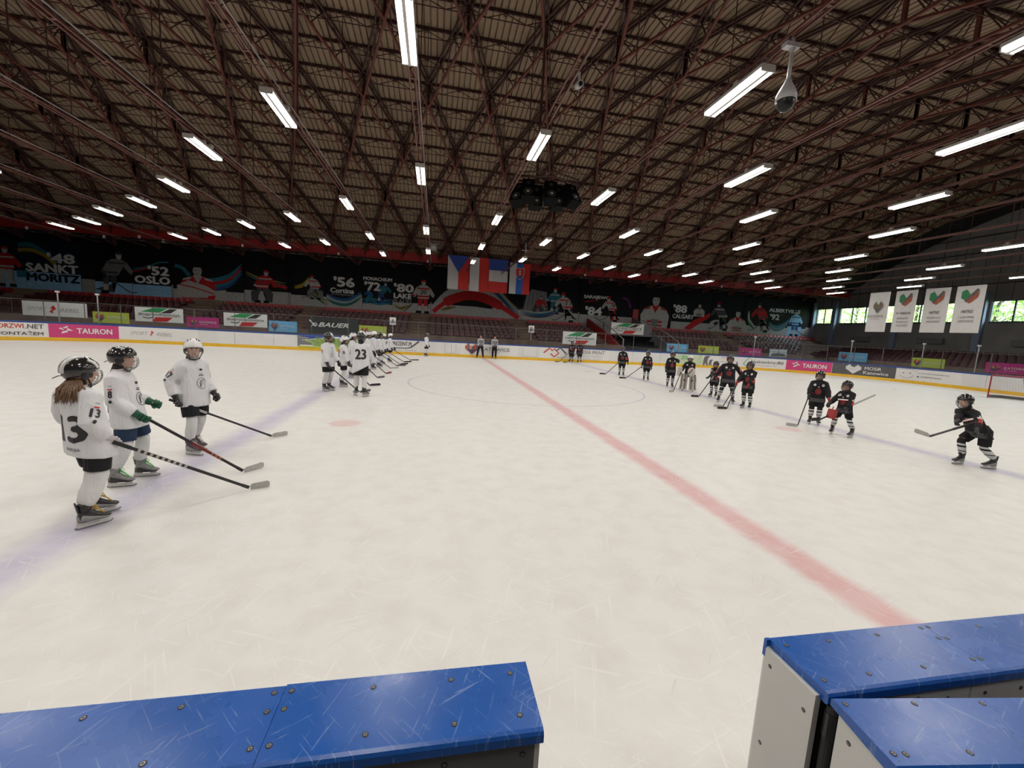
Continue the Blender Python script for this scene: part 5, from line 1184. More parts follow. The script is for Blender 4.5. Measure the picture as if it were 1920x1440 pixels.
# --- shared meshes
SH = {}
def shared(key, fn):
    if key not in SH:
        bm, ms, sm_ = fn(); me = bpy.data.meshes.new(key if isinstance(key, str) else key[0]); bmesh.ops.recalc_face_normals(bm, faces=bm.faces); bm.to_mesh(me); bm.free()
        for m in ms: me.materials.append(m)
        if sm_: me.polygons.foreach_set('use_smooth', [True] * len(me.polygons))
        SH[key] = me
    return SH[key]
def inst(name, me, parent, mtx):
    o = bpy.data.objects.new(name, me); COL.objects.link(o); o.parent = parent; o.matrix_local = mtx; return o
def boot_mesh(m, m2):
    def f():
        bm = bmesh.new(); rings = []
        for x, w_, z0, z1 in ((-.105, .022, .085, .15), (-.095, .034, .078, .20), (-.07, .040, .075, .235), (-.03, .040, .075, .225), (.01, .038, .075, .175), (.05, .042, .075, .145), (.09, .044, .075, .125), (.125, .038, .078, .112), (.145, .020, .085, .100)):
            r = []
            for k in range(14):
                a = 2 * pi * k / 14; yy = cos(a); zz = sin(a); r.append(V((x, w_ * (abs(yy) ** .8) * (1 if yy > 0 else -1), (z0 + z1) / 2 + (z1 - z0) / 2 * (abs(zz) ** .75) * (1 if zz > 0 else -1))))
            rings.append(r)
        loft(bm, rings); tube(bm, [(-.055, 0, .17), (-.048, 0, .225), (-.052, 0, .262)], [.046, .047, .050], 14, ell=(1, 1.05))
        tube(bm, [(-.098, 0, .18), (-.108, 0, .24), (-.118, 0, .285)], [.026, .024, .018], 8, ell=(1.2, .4)); tube(bm, [(-.01, 0, .21), (.005, 0, .25), (.004, 0, .285)], [.03, .032, .028], 8, ell=(1.1, .4))
        # grey lower quarter
        rr = []
        for x, w_, z0, z1 in ((-.108, .024, .080, .135), (-.07, .0425, .073, .150), (-.01, .0415, .073, .125), (.05, .0445, .073, .105), (.10, .045, .073, .092), (.13, .034, .076, .086)):
            rr.append([V((x, w_, z0)), V((x, w_ * 1.01, z1)), V((x, -w_ * 1.01, z1)), V((x, -w_, z0))])
        loft(bm, rr, mi=1)
        return bm, [m, m2], True
    return f
def holder_mesh():
    bm = bmesh.new()
    extr(bm, [(-.115, .082), (-.12, .055), (-.118, .028), (-.10, .020), (.13, .020), (.152, .034), (.150, .046), (.13, .040), (.11, .052), (.118, .086), (.055, .086), (.045, .046), (-.035, .046), (-.045, .082)], 'y', -.011, .011)
    return bm, [HOLD], False
def blade_mesh():
    bm = bmesh.new(); extr(bm, [(-.128, .030), (-.135, .014), (-.115, .002), (-.06, .000), (.10, .000), (.140, .006), (.160, .022), (.158, .034), (.13, .022), (-.10, .022)], 'y', -.0022, .0022); return bm, [BLADE], False
def lace_mesh(m):
    def f():
        bm = bmesh.new(); P_ = []
        for i in range(8):
            t = i / 7; x = .085 - .088 * t; z = .132 + .078 * t + .012 * sin(pi * t)
            P_.append((x, .022 if i % 2 else -.022, z))
            tube(bm, [(x, -.026, z - .006), (x, 0, z + .006), (x, .026, z - .006)], .0042, 5)
        tube(bm, P_, .004, 5); tube(bm, [(-.003, .0, .222), (.02, .03, .235), (.035, .036, .205), (.012, .012, .215)], .0038, 5); tube(bm, [(-.003, .0, .222), (.02, -.03, .238), (.04, -.03, .20), (.012, -.012, .215)], .0038, 5)
        return bm, [m], True
    return f
def glove_mesh(m, m2, bare=False):
    """wrist at origin, fingers towards +x, palm faces -z, thumb on +y"""
    def f():
        bm = bmesh.new(); w_ = .050 if not bare else .036
        if not bare:
            rings = []
            for x, a, b_ in ((-.085, .056, .048), (-.05, .054, .044), (-.01, .046, .034), (.01, .044, .030)):
                rings.append([V((x, a * cos(t) * (1 if abs(cos(t)) > .4 else 1), b_ * sin(t))) for t in [2 * pi * k / 14 for k in range(14)]])
            loft(bm, rings)
        box(bm, (.045, 0, .002), (.085, w_ * 1.7, .034 if not bare else .022))
        if not bare:
            for i in range(2): tube(bm, [(.02 + i * .034, -w_ * .8, .026), (.02 + i * .034, w_ * .8, .026)], .015, 8, ell=(1, .8), round_ends=True, mi=i)
        rf = .0135 if not bare else .0088
        for i, ln in enumerate((.86, 1.0, .95, .78)):
            y = w_ * (.68 - .455 * i); L = .034 * ln * (1 if not bare else .9)
            p0 = V((.085, y, .006)); p1 = p0 + V((L, 0, -.010)); p2 = p1 + V((L * .35, 0, -L * .9)); p3 = p2 + V((-L * .75, 0, -L * .35))
            tube(bm, [p0 - V((.02, 0, 0)), p0, p1, p2, p3], [rf, rf, rf * .98, rf * .92, rf * .75], 8, round_ends=True)
            if not bare: box(bm, p0 + V((L * .5, 0, rf * .75)), (L * .8, rf * 1.7, .012), mi=1 if i % 2 else 0)
        tube(bm, [(.015, w_ * .7, -.004), (.045, w_ * 1.15, -.016), (.072, w_ * 1.05, -.036), (.085, w_ * .7, -.046)], [rf * 1.15, rf * 1.15, rf * 1.0, rf * .8], 8, round_ends=True)
        return bm, [m, m2], True
    return f
def shell_pt(t, p, rx=.120, ry=.100, rz=.116): return V((rx * sin(t) * cos(p), ry * sin(t) * sin(p), rz * cos(t)))
def helmet_mesh(m):
    def f():
        bm = bmesh.new(); seg, rng = 24, 12; rows = []
        for i in range(rng + 1):
            row = []
            for k in range(seg):
                p = 2 * pi * k / seg; front = max(0, cos(p)) ** 2; back = max(0, -cos(p))
                tmax = pi * (.50 - .04 * front + .20 * back + .10 * (abs(sin(p)) ** 4) * (1 if cos(p) < .35 else 0)); t = .02 + tmax * i / rng
                ridge = 1 + .035 * max(0, sin(t) * 1.0) * (1 if abs(sin(p)) < .35 and t < 1.35 else 0) + .02 * sin(6 * t) * (abs(sin(p)) ** 2)
                q = shell_pt(t, p) * ridge; row.append(q)
            rows.append(row)
        loft(bm, rows, cap=False); top = bm.verts[:seg]; bm.faces.new(top[::-1])
        inner = [[q * .93 for q in r] for r in rows]; loft(bm, inner, cap=False)
        n_ = len(bm.verts); bm.verts.ensure_lookup_table()
        for k in range(seg):
            o1 = bm.verts[rng * seg + k]; o2 = bm.verts[rng * seg + (k + 1) % seg]; i1 = bm.verts[(rng + 1) * seg + rng * seg + k]; i2 = bm.verts[(rng + 1) * seg + rng * seg + (k + 1) % seg]
            bm.faces.new((o1, o2, i2, i1))
        for s_ in (-1, 1):
            ball(bm, (.005, s_ * .088, -.035), (.030, .014, .042), 10, 8, mi=1); ball(bm, (.035, s_ * .086, -.03), (.022, .010, .03), 8, 6, mi=1)
        tube(bm, [(.02, -.086, -.06), (.05, -.05, -.135), (.055, 0, -.15), (.05, .05, -.135), (.02, .086, -.06)], .007, 6, mi=1)
        return bm, [m, DARK], True
    return f
def stripe_mesh(m, kind):
    def f():
        bm = bmesh.new()
        def arc(y0, t0, t1, w_, lift=1.045):
            n_ = 12; A = []
            for i in range(n_ + 1):
                t = t0 + (t1 - t0) * i / n_; sg = 1 if t >= 0 else -1; ring = []
                for dy, k in ((-w_, lift), (w_, lift), (w_, .98), (-w_, .98)):
                    y = y0 + dy; rr = math.sqrt(max(.02, 1 - (y / .100) ** 2)); ring.append(V((.120 * rr * sin(t) * k, y * k, .116 * rr * cos(t) * k)))
                A.append(ring)
            loft(bm, A)
        if kind == 'stripes':
            for y in (-.032, .032): arc(y, -1.75, .15, .014, 1.07)
            for s_ in (-1, 1): arc(s_ * .062, .35, 1.35, .010)
        elif kind == 'vents':
            for y in (-.055, -.028, .028, .055): arc(y, -.2, .5, .007, 1.03); arc(y * .9, -1.3, -.6, .006, 1.03)
        elif kind == 'band': 
            for s_ in (-1, 1): arc(s_ * .05, .5, 1.35, .016)
            arc(0, -.6, .9, .014)
        return bm, [m], True
    return f
CAGE = mat('cage_wire', (.40, .40, .41), .3, .8); CAGEK = mat('cage_dark_wire', (.07, .07, .07), .4, .5)
def cage_mesh(m, r=.0026):
    def f():
        bm = bmesh.new(); C_ = V((.028, 0, -.045))
        def pt(az, el): return C_ + V((.108 * cos(el) * cos(az), .088 * cos(el) * sin(az) if True else 0, .098 * sin(el)))
        for el in (-1.05, -.75, -.45, -.15, .12, .38): tube(bm, [pt(a, el) for a in [-1.35 + 2.7 * i / 10 for i in range(11)]], r, 4)
        for az in (-1.35, -.95, -.55, -.18, .18, .55, .95, 1.35): tube(bm, [pt(az, e) for e in [-1.05 + 1.43 * i / 8 for i in range(9)]], r, 4)
        tube(bm, [pt(a, -1.05) for a in [-1.35 + 2.7 * i / 10 for i in range(11)]], r * 2.2, 5)
        return bm, [m], True
    return f
HELM = {'black': mat('helmet_black', (.012, .012, .013), .15, var=.2, coat=.5), 'white': mat('helmet_white', (.68, .68, .68), .22, coat=.4)}
IW = mat('helmet_sticker_white', (.60, .60, .58), .4)

def person(name_label, pos, H, yaw, team='white', head=None, feet=None, hands=None, num=None, group=None, near=False, helmet='black', stripe='band', gcol='black', pants=None,
           laces=None, boot=None, lean=0.0, crouch=0.0, tilt=0.0, hint=None, stance=.11, cage=True, sockw=1.0, wide=1.0, goalie=False, torso_twist=0.0, sway=(0, 0)):
    k = H / 1.60; yawr = radians(yaw); pos = V((pos[0], pos[1], 0)); RZ = Matrix.Rotation(-yawr, 3, 'Z')
    loc = lambda p: RZ @ (V(p) - pos)            # world -> local
    t = thing('person', name_label, 'person', pos, yawr, group)
    vox = .013 if near else .02
    head = yaw if head is None else head; hy = radians(head - yaw)
    # feet
    if feet: FT = [(loc((f[0], f[1], 0)), radians(f[2] - yaw)) for f in feet]      # left, right
    else: FT = [(V((0, stance * k, 0)), radians(12)), (V((.02, -stance * k, 0)), radians(-8))]
    mid = (FT[0][0] + FT[1][0]) / 2
    hipz = (.84 - crouch * .30) * k; hipc = V((mid.x - crouch * .12, mid.y, hipz)); nb = hipc + V((lean * .5 * k + 0, 0, .50 * k * cos(lean * .6))); nb.z = min(nb.z, 1.34 * k); nb += RZ @ V((sway[0], sway[1], 0))
    shz = nb.z - .055 * k; legs = []
    for i, (fp, fa) in enumerate(FT):
        s_ = 1 if i == 0 else -1; hip = hipc + V((0, s_ * .085 * k, -.01)); ank = fp + V((-.05 * cos(fa), -.05 * sin(fa), .205 * k ** .5)); dl = (ank - hip).length; qk = min(1, dl * 1.012 / (.66 * k)) if crouch < .05 else 1; kn, an = ik(hip, ank, .335 * k * qk, .325 * k * qk, V((1, s_ * .1, 0))); legs.append((hip, kn, ank, fa))
    # arms
    arms = []
    dflt = [V((.08 * k, .25 * k, .74 * k)), V((.08 * k, -.25 * k, .74 * k))]
    for i in range(2):
        s_ = 1 if i == 0 else -1; sh = V((nb.x - .005, nb.y + s_ * .148 * k * wide, shz - .030 * k)); h = loc(hands[i]) if hands and hands[i] is not None else dflt[i]
        hn = V((-.9, s_ * .35, -.1)) if not hint else V(hint[i]) if hint[i] else V((-.9, s_ * .35, -.1)); el, wr = ik(sh, h, .25 * k, .225 * k, hn); arms.append((sh, el, wr))
    hk = (.5 + .5 * k) * 1.13; hc = nb + V((.025 + lean * .05, 0, .138 * k)); RH = Matrix.Rotation(hy, 3, 'Z')      # heads grow less than bodies
    # body: one continuous figure
    bm = bmesh.new(); ball(bm, hc, (.086 * hk, .070 * hk, .105 * hk), 16, 12, RH); ball(bm, hc + RH @ V((.028, 0, -.055)) * hk, (.055 * hk, .050 * hk, .052 * hk), 12, 8, RH)
    tube(bm, [hc + RH @ V((.078, 0, .018)) * hk, hc + RH @ V((.094, 0, -.006)) * hk, hc + RH @ V((.100, 0, -.024)) * hk, hc + RH @ V((.084, 0, -.034)) * hk], [.008 * hk, .011 * hk, .015 * hk, .012 * hk], 8)
    for s_ in (-1, 1): ball(bm, hc + RH @ V((-.005, s_ * .070, -.008)) * hk, (.018 * hk, .010 * hk, .028 * hk), 8, 6, RH)
    for q, z in ((.055, -.052), (.055, -.064)): tube(bm, [hc + RH @ V((.070, -.022, z)) * hk, hc + RH @ V((.084, 0, z)) * hk, hc + RH @ V((.070, .022, z)) * hk], .0065 * hk, 6)
    tube(bm, [nb + V((-.01, 0, -.05 * k)), hc + V((-.012, 0, -.05 * k))], .052 * k, 10)
    tube(bm, [hipc + V((0, 0, -.03)), hipc.lerp(nb, .4), hipc.lerp(nb, .8), nb], [.12 * k, .11 * k, .12 * k, .07 * k], 12, ell=(1.1, .8), upv=V((1, 0, 0)), round_ends=True)
    for i, (sh, el, wr) in enumerate(arms):
        tube(bm, [nb + V((0, 0, -.06 * k)), sh, el, wr], [.06 * k, .05 * k, .038 * k, .028 * k], 10); d = (wr - el).normalized(); tube(bm, [wr - d * .01, wr + d * .05 * k], [.028 * k, .024 * k], 8, round_ends=True)
    for hip, kn, an, fa in legs: tube(bm, [hipc, hip, kn, an, an - V((0, 0, .06))], [.09 * k, .085 * k, .055 * k, .038 * k, .034 * k], 10)
    b0 = mesh_obj('body', bm, SKIN, t, True); add_mods(b0, .011 if near else .018, 2, .4)
    if near or not cage:
        for s_ in (-1, 1):
            bm = bmesh.new(); ball(bm, hc + RH @ V((.078, s_ * .028, .010)) * hk, (.010 * hk, .014 * hk, .008 * hk), 8, 6, RH); mesh_obj('eye', bm, mat('eye_dark', (.02, .015, .012), .2), b0)
            bm = bmesh.new(); tube(bm, [hc + RH @ V((.080, s_ * .014, .026)) * hk, hc + RH @ V((.084, s_ * .03, .031)) * hk, hc + RH @ V((.070, s_ * .046, .026)) * hk], .0035 * hk, 5); mesh_obj('eyebrow', bm, mat('brow_brown', (.07, .04, .02), .8), b0)
        bm = bmesh.new(); tube(bm, [hc + RH @ V((.076, -.02, -.058)) * hk, hc + RH @ V((.089, 0, -.058)) * hk, hc + RH @ V((.076, .02, -.058)) * hk], .0035 * hk, 6); mesh_obj('lips', bm, mat('lips', (.40, .12, .10), .5), b0)
    # socks
    sockm = SOCKK if team == 'dark' else (SOCKW if team == 'white' else PANTK)
    for hip, kn, an, fa in legs:
        bm = bmesh.new(); kt = kn.lerp(hip, .16); sw = sockw
        tube(bm, [kt, kn + V((.01, 0, 0)), kn.lerp(an, .25) + V((.012, 0, 0)), kn.lerp(an, .55), kn.lerp(an, .85), an + V((0, 0, .02))], [.064 * k * sw, .070 * k * sw, .066 * k * sw, .071 * k * sw, .060 * k * sw, .050 * k * sw], 16, upv=V((1, 0, 0)))
        if near:
            for v in bm.verts: v.co += mnoise.noise_vector(v.co * 9) * .010
        o = mesh_obj('sock', bm, sockm, t, True)
        if near: m_ = o.modifiers.new('s', 'SUBSURF'); m_.levels = 1; m_.render_levels = 1
    # pants
    if team == 'ref': 
        bm = bmesh.new()
        for hip, kn, an, fa in legs: tube(bm, [hipc, hip, kn, an + V((0, 0, -.02))], [.11 * k, .10 * k, .075 * k, .065 * k], 12)
    else:
        bm = bmesh.new()
        for hip, kn, an, fa in legs: tube(bm, [hipc + V((0, 0, .05)), hip, kn.lerp(hip, .45), kn.lerp(hip, .10)], [.10 * k, .102 * k, .104 * k, .100 * k], 14)
    ball(bm, hipc + V((0, 0, -.01)), (.115 * k, .155 * k, .11 * k), 14, 8); o = mesh_obj('pants', bm, pants or PANTK, t, True); add_mods(o, vox, 2)
    # jersey
    jm = {'white': J_WHITE, 'dark': J_DARK, 'ref': J_REF}[team]
    jb = bmesh.new(); low = hipc + V((0, 0, (-.155 if team != 'ref' else -.03) * k)); rings = []
    for f, a, b_ in ((0, .215, .165), (.12, .212, .16), (.3, .195, .150), (.5, .185, .142), (.68, .182, .135), (.82, .170, .125), (.92, .134, .100), (.985, .085, .075), (1.02, .062, .060)):
        c = low.lerp(nb + V((0, 0, .005)), f); a *= k * wide * (.96 if team != 'ref' else .85); b_ *= k * (1 if team != 'ref' else .85); r = []
        for q in range(24):
            ph = 2 * pi * q / 24 + torso_twist * f; x = b_ * cos(ph); y = a * sin(ph)
            if near: x += .008 * sin(ph * 5 + f * 3) * (1 - f); y += .006 * sin(ph * 7 + 1) * (1 - f)
            r.append(c + V((x, y, tilt * y * (1 - f) * 1.0)))
        rings.append(r)
    loft(jb, rings)
    for sh, el, wr in arms:
        wd = (wr - el).normalized(); tube(jb, [nb + V((0, (sh.y - nb.y) * .45, -.075 * k)), sh + V((0, 0, -.01 * k)), sh.lerp(el, .55), el, el.lerp(wr, .5), wr + wd * -.01], [.085 * k, .086 * k, .080 * k, .077 * k, .070 * k, .066 * k], 14, round_ends=False)
    if near:
        for v in jb.verts: v.co += mnoise.noise_vector(V((v.co.x * 10, v.co.y * 10, v.co.z * 4))) * .012
    bmesh.ops.recalc_face_normals(jb, faces=jb.faces)
    bvh = BVHTree.FromBMesh(jb)
    jo = mesh_obj('jersey', jb, jm, t, True); add_mods(jo, .014 if near else .020, 3)
    def surf(o_, ud, vd):
        o_, ud, vd = V(o_), V(ud).normalized(), V(vd).normalized(); nn = ud.cross(vd)
        def fn(u, v, l):
            q = o_ + ud * u + vd * v; h, n2, i_, d_ = bvh.ray_cast(q + nn * .25, -nn, .5)
            return None if h is None else h + nn * (.001 + l) + (n2 * 0)
        return fn
    cut = (.02, .02) if near else (.04, .04); LF = .0015 if near else .003
    back = surf(hipc.lerp(nb, .0) + V((0, 0, 0)), (0, -1, 0), (0, 0, 1)); chest = surf(hipc, (0, 1, 0), (0, 0, 1))
    ink = INK if team == 'white' else INKW
    def sleeve_fn(i, up_, sgn=None):
        sh, el, wr = arms[i]; s_ = 1 if i == 0 else -1; d = (el - sh).normalized(); out = V((0, s_, 0)); out = (out - d * out.dot(d)).normalized(); ud = (-d).cross(out)   # u to the reader's right
        return sh, d, surf(sh + d * up_, ud, -d)
    if num and team != 'ref':
        hn_ = .26 * k if len(num) > 1 else .24 * k; wn = .135 * k * len(num)
        P = Print(back, cut, LF); P.text(num, -wn / 2, (-.01 if near else .10) * k, wn, hn_, ink, .04); 
        if near: P.text('ENERGIA', -.07, -.09 * k, .16, .028, ink, .01)
        P.build('number', jo)
        for i in (0, 1):
            sh, d, fn = sleeve_fn(i, .19 * k); P = Print(fn, cut, LF); w2 = .042 * k * len(num); P.text(num, -w2 / 2, -.03, w2, .085 * k, ink, .04)
            if team == 'white': P.rect(-.022, .075 * k, .044, .012, INKW); P.rect(-.022, .062 * k, .044, .013, INKR)
            if near: P.text('CWS', -.018, .10 * k, .036, .012, ink); P.ell(0, -.07, .016, .018, ink)
            P.build('sleeve_print', jo)
    if team == 'white':
        P = Print(chest, cut, LF); P.ring(.0, .17 * k, .062 * k, .075 * k, .006, ink); P.ring(.01, .17 * k, .035 * k, .05 * k, .008, ink, t0=.5, t1=4.2); P.ribbon([(-.03, .12 * k), (.0, .2 * k), (.03, .15 * k)], .009, ink)
        P.rect(-.035, .275 * k, .07, .010, ink); P.rect(-.028, .295 * k, .05, .008, ink); P.ell(0, .36 * k, .022, .016, ink); P.build('chest_print', jo)
    if team == 'dark':
        P = Print(chest, cut, LF * 1.2); P.ell(0, .17 * k, .075 * k, .085 * k, mat('ink_dark_red', (.28, .012, .015), .7), 20); P.ring(.0, .17 * k, .04 * k, .05 * k, .02, INK, t0=.6, t1=5.6); P.rect(0, .16 * k, .04 * k, .015, INK)
        for s_ in (-1, 1): P.ell(s_ * .10 * k, .36 * k, .032 * k, .036 * k, INKW, 14); P.ell(s_ * .10 * k, .36 * k, .014 * k, .018 * k, INKR, 8)
        P.rect(-.015, .29 * k, .03, .03, INKG); P.build('chest_print', jo)
        for i in (0, 1):
            sh, d, fn = sleeve_fn(i, .24 * k); P = Print(fn, cut, LF * 1.2); P.rect(-.09, -.11 * k, .18, .12 * k, INKR); P.rect(-.09, .01 * k, .18, .035 * k, INKW); P.rect(-.09, -.05 * k, .18, .015, INK); P.build('sleeve_print', jo)
        P = Print(chest, cut, LF); P.rect(-.24, -.14 * k, .48, .11 * k, mat('ink_hem_grey', (.055, .055, .06), .7)); P.build('hem_print', jo); P = Print(back, cut, LF); P.rect(-.24, -.14 * k, .48, .11 * k, mat('ink_hem_grey', (.055, .055, .06), .7)); P.build('hem_print', jo)
    if team == 'ref':
        for fn in (chest, back):
            P = Print(fn, cut, .004); 
            for q in range(-4, 5): P.rect(q * .045 - .011, -.02, .022, .42 * k, INK)
            P.build('stripes', jo)
    # neck guard and collar
    bm = bmesh.new(); tube(bm, [nb + V((-.012, 0, -.03 * k)), nb.lerp(hc, .35) + V((-.008, 0, 0)), hc + RH @ V((-.012, 0, -.062 * hk))], [.076 * k, .064 * k, .067 * k], 14); mesh_obj('neck_guard', bm, mat('neck_guard_black', (.014, .014, .015), .8), t, True)
    bm = bmesh.new(); tube(bm, [nb + V((.058 * cos(a) * k, .06 * sin(a) * k, .012 * k + .006 * cos(a))) for a in [2 * pi * i / 16 for i in range(17)]], .010 * k, 6); mesh_obj('collar', bm, jm if team == 'white' else PANTK, t, True)
    # gloves
    for i, (sh, el, wr) in enumerate(arms):
        s_ = 1 if i == 0 else -1; d = (wr - el).normalized(); d = (d + V((.12, 0, -.10))).normalized()
        side = V((0, s_, 0)); zz = (side - d * side.dot(d)).normalized()          # back of the hand looks outwards
        yy = zz.cross(d); R = Matrix((d, yy, zz)).transposed().to_4x4()
        gk = gcol if isinstance(gcol, str) else gcol[i]
        key = ('glove', gk); me = shared(key, glove_mesh(GLOVES[gk], GLOVES[gk] if gk != 'black' else mat('glove_trim_grey', (.09, .09, .095), .5), gk == 'skin'))
        sc = (.85 + .2 * (k - .95)) if gk != 'skin' else .95
        if goalie and i == 0: sc *= 1.25
        inst('glove' if gk != 'skin' else 'hand', me, t, Matrix.Translation(wr + d * .045) @ R @ Matrix.Diagonal((sc, sc * (s_ if True else 1), sc, 1)))
    # skates
    bkey = boot or 'black'; bm2 = {'black': (BOOTK, BOOTG), 'grey': (BOOTG, BOOTK), 'maroon': (BOOTM, BOOTG)}[bkey]
    for hip, kn, an, fa in legs:
        fp = an + V((.05 * cos(fa), .05 * sin(fa), 0)); sc = min(1.08, .9 + .35 * (k - .9)); mt = Matrix.Translation(V((fp.x, fp.y, 0))) @ Matrix.Rotation(fa, 4, 'Z') @ Matrix.Scale(sc, 4)
        b_ = inst('skate', shared(('boot', bkey), boot_mesh(*bm2)), t, mt)
        inst('blade_holder', shared('holder', holder_mesh), b_, Matrix()); inst('blade', shared('blade', blade_mesh), b_, Matrix())
        if laces: inst('laces', shared(('laces', laces), lace_mesh(LACE[laces])), b_, Matrix())
    # helmet
    HM = Matrix.Translation(hc + V((0, 0, .018 * hk))) @ RH.to_4x4() @ Matrix.Scale(hk, 4)
    h = inst('helmet', shared(('helmet', helmet), helmet_mesh(HELM[helmet])), t, HM)
    if stripe: inst('helmet_trim', shared(('trim', stripe, helmet), stripe_mesh(IW if helmet == 'black' else HELM['black'], stripe)), h, Matrix())
    if cage: inst('face_cage', shared(('cage', near, helmet), cage_mesh(CAGE if near else CAGEK, .0026 if near else .0034)), h, Matrix())
    # helmet strap tail
    if near:
        bm = bmesh.new(); tube(bm, [hc + RH @ V((-.10, .02, -.03)), hc + RH @ V((-.14, .02, -.028)), hc + RH @ V((-.18, .02, -.05))], .004, 5); mesh_obj('strap', bm, RUBBER, t)
    return t, dict(hc=hc, nb=nb, hipc=hipc, RH=RH, k=k, arms=arms, legs=legs, hk=hk)

WOODK = mat('stick_black', (.016, .016, .018), .35, var=.2); TAPEW = mat('tape_pale', (.42, .41, .39), .8, var=.1, scale=30); TAPEK = mat('tape_black', (.02, .02, .02), .8); STRED = mat('stick_red', (.18, .012, .015), .35); STRDG = mat('stick_orange', (.45, .12, .04), .4)
def stick(label, hand, heel, tip, blade='pale', top=.12, col=None, group=None, tape=None, hgt=.07, goal=False):
    """straight shaft through the hand to the heel, curved blade from heel to tip"""
    hand, heel, tip = V(hand), V(heel), V(tip); d = (hand - heel).normalized(); butt = hand + d * top
    t = thing('hockey_stick', label, 'hockey stick', heel, 0, group); L = lambda p: p - heel
    wdt = .030; bm = bmesh.new(); bar(bm, L(butt), L(heel + d * .10), .020 if not goal else .022, wdt, 0); bar(bm, L(heel + d * .105), L(heel + d * .02), .018, .036)
    mesh_obj('shaft', bm, col or WOODK, t)
    bd = (tip - heel); bl = bd.length; bd.normalize(); sd = V((0, 0, 1)).cross(bd).normalized(); rings = []
    for i in range(9):
        f = i / 8; c = heel + bd * (bl * f) + sd * (.025 * f * f) + V((0, 0, .0)); h_ = hgt * (1 if i else .75) * (1 - .0 * f); lo = .004; rnd_ = 1 if f < .9 else .72
        zb_ = lo + (.0 if rnd_ == 1 else .012); zt_ = lo + h_ * rnd_ + .012 * f
        zo = (heel.z - .02) * (1 - f) + tip.z * f; rings.append([L(V((c.x, c.y, zb_ + zo))) + sd * .005, L(V((c.x, c.y, zt_ + zo))) + sd * .004, L(V((c.x, c.y, zt_ + zo))) - sd * .004, L(V((c.x, c.y, zb_ + zo))) - sd * .005])
    bm = bmesh.new(); loft(bm, rings); bmesh.ops.recalc_face_normals(bm, faces=bm.faces)
    mesh_obj('blade', bm, {'pale': TAPEW, 'black': TAPEK, 'red': STRED, 'grey': mat('tape_grey', (.10, .10, .11), .8)}[blade], t)
    if tape == 'bands':
        for i in range(9):
            c = heel + d * ((hand - heel).length - .10 - i * .055); bm = bmesh.new(); bar(bm, L(c), L(c - d * .026), .023, .033); mesh_obj('tape_band', bm, TAPEW, t)
    if tape == 'red':
        bm = bmesh.new(); c = heel + d * (.55 * (hand - heel).length); bar(bm, L(c), L(c - d * .22), .022, .032); mesh_obj('shaft_print', bm, STRED, t)
        for i in range(3):
            c = heel + d * (.36 * (hand - heel).length - i * .05); bm = bmesh.new(); bar(bm, L(c), L(c - d * .03), .022, .032); mesh_obj('shaft_print', bm, STRDG, t)
    if tape == 'white_top':
        bm = bmesh.new(); bar(bm, L(hand - d * .05), L(hand - d * .42), .023, .033); mesh_obj('shaft_print', bm, TAPEW, t)
    bm = bmesh.new(); bar(bm, L(butt + d * .01), L(hand - d * .04), .024, .034); mesh_obj('grip', bm, TAPEK if blade != 'black' else TAPEW, t)
    return t
def PX(p, dz=0): return V(p)

WG, DG = 'players in white jerseys', 'players in black and red jerseys'
# three near players
t, q = person('girl in white jersey number 13 with long brown hair, seen from behind', (-6.80, 3.50), 1.58, 68, head=50, feet=[(-6.83, 3.64, 42), (-6.71, 3.36, 50)], hands=[(-7.28, 3.92, .80), (-6.60, 3.44, .86)], num='13', group=None, near=True,
              stripe='stripes', gcol='white', laces='yellow', tilt=.10, sockw=1.22, wide=1.10, sway=(-.06, -.02))
rnd = random.Random(3); bm = bmesh.new(); hc, RH, nb = q['hc'], q['RH'], q['nb']
for i in range(150):
    a = rnd.uniform(1.75, 2 * pi - 1.75); r0 = V((.078 * cos(a), .072 * sin(a), -.055)); p0 = hc + RH @ r0
    out = (RH @ V((cos(a), sin(a), 0))); d0 = rnd.uniform(.008, .035); ln = rnd.uniform(.14, .21)
    p1 = p0 + out * d0 + V((0, 0, -.045)); p2 = p1 + out * rnd.uniform(.02, .05) + V((rnd.uniform(-.02, .02), rnd.uniform(-.02, .02), -.05)); p3 = p2 + out * rnd.uniform(.01, .045) + V((rnd.uniform(-.02, .02), rnd.uniform(-.02, .02), -ln + .07))
    tube(bm, [p0, p1, p2, p3], [.008, .010, .008, .002], 5)
HAIR = mat('brown_hair', (.17, .095, .05), .5, var=.45, scale=40); mesh_obj('hair', bm, HAIR, t, True)
stick('stick with black and white banded grip held by player 13', (-6.50, 3.52, .74), (-5.69, 4.23, .02), (-5.50, 4.29, .0), 'pale', .10, tape='bands')
person('boy in white jersey number 8 with green gloves and green laces', (-7.14, 4.55), 1.62, 12, head=8, feet=[(-7.08, 4.72, 12), (-7.13, 4.37, 14)], hands=[(-7.02, 4.74, .96), (-6.96, 4.40, .88)], num='8', near=True, stripe='vents', gcol='green', pants=PANTB, laces='green', boot='grey', sockw=1.08, wide=1.08, sway=(-.07, 0))
stick('stick with dark red shaft print held by player 8', (-6.90, 4.46, .82), (-6.00, 4.82, .02), (-5.83, 5.03, .0), 'pale', .08, tape='red')
person('boy in white jersey number 17 looking towards the camera', (-7.06, 5.74), 1.68, -22, head=-58, feet=[(-7.08, 5.90, -20), (-7.00, 5.61, -14)], hands=[(-6.84, 5.88, .90), (-7.16, 5.52, .89)], num='17', near=True, helmet='white', stripe='vents', gcol='black', laces='white', boot='maroon', wide=1.0)
stick('stick with white taped top held by player 17', (-7.13, 5.52, .80), (-6.30, 6.63, .02), (-6.09, 6.76, .0), 'pale', .10, tape='white_top')
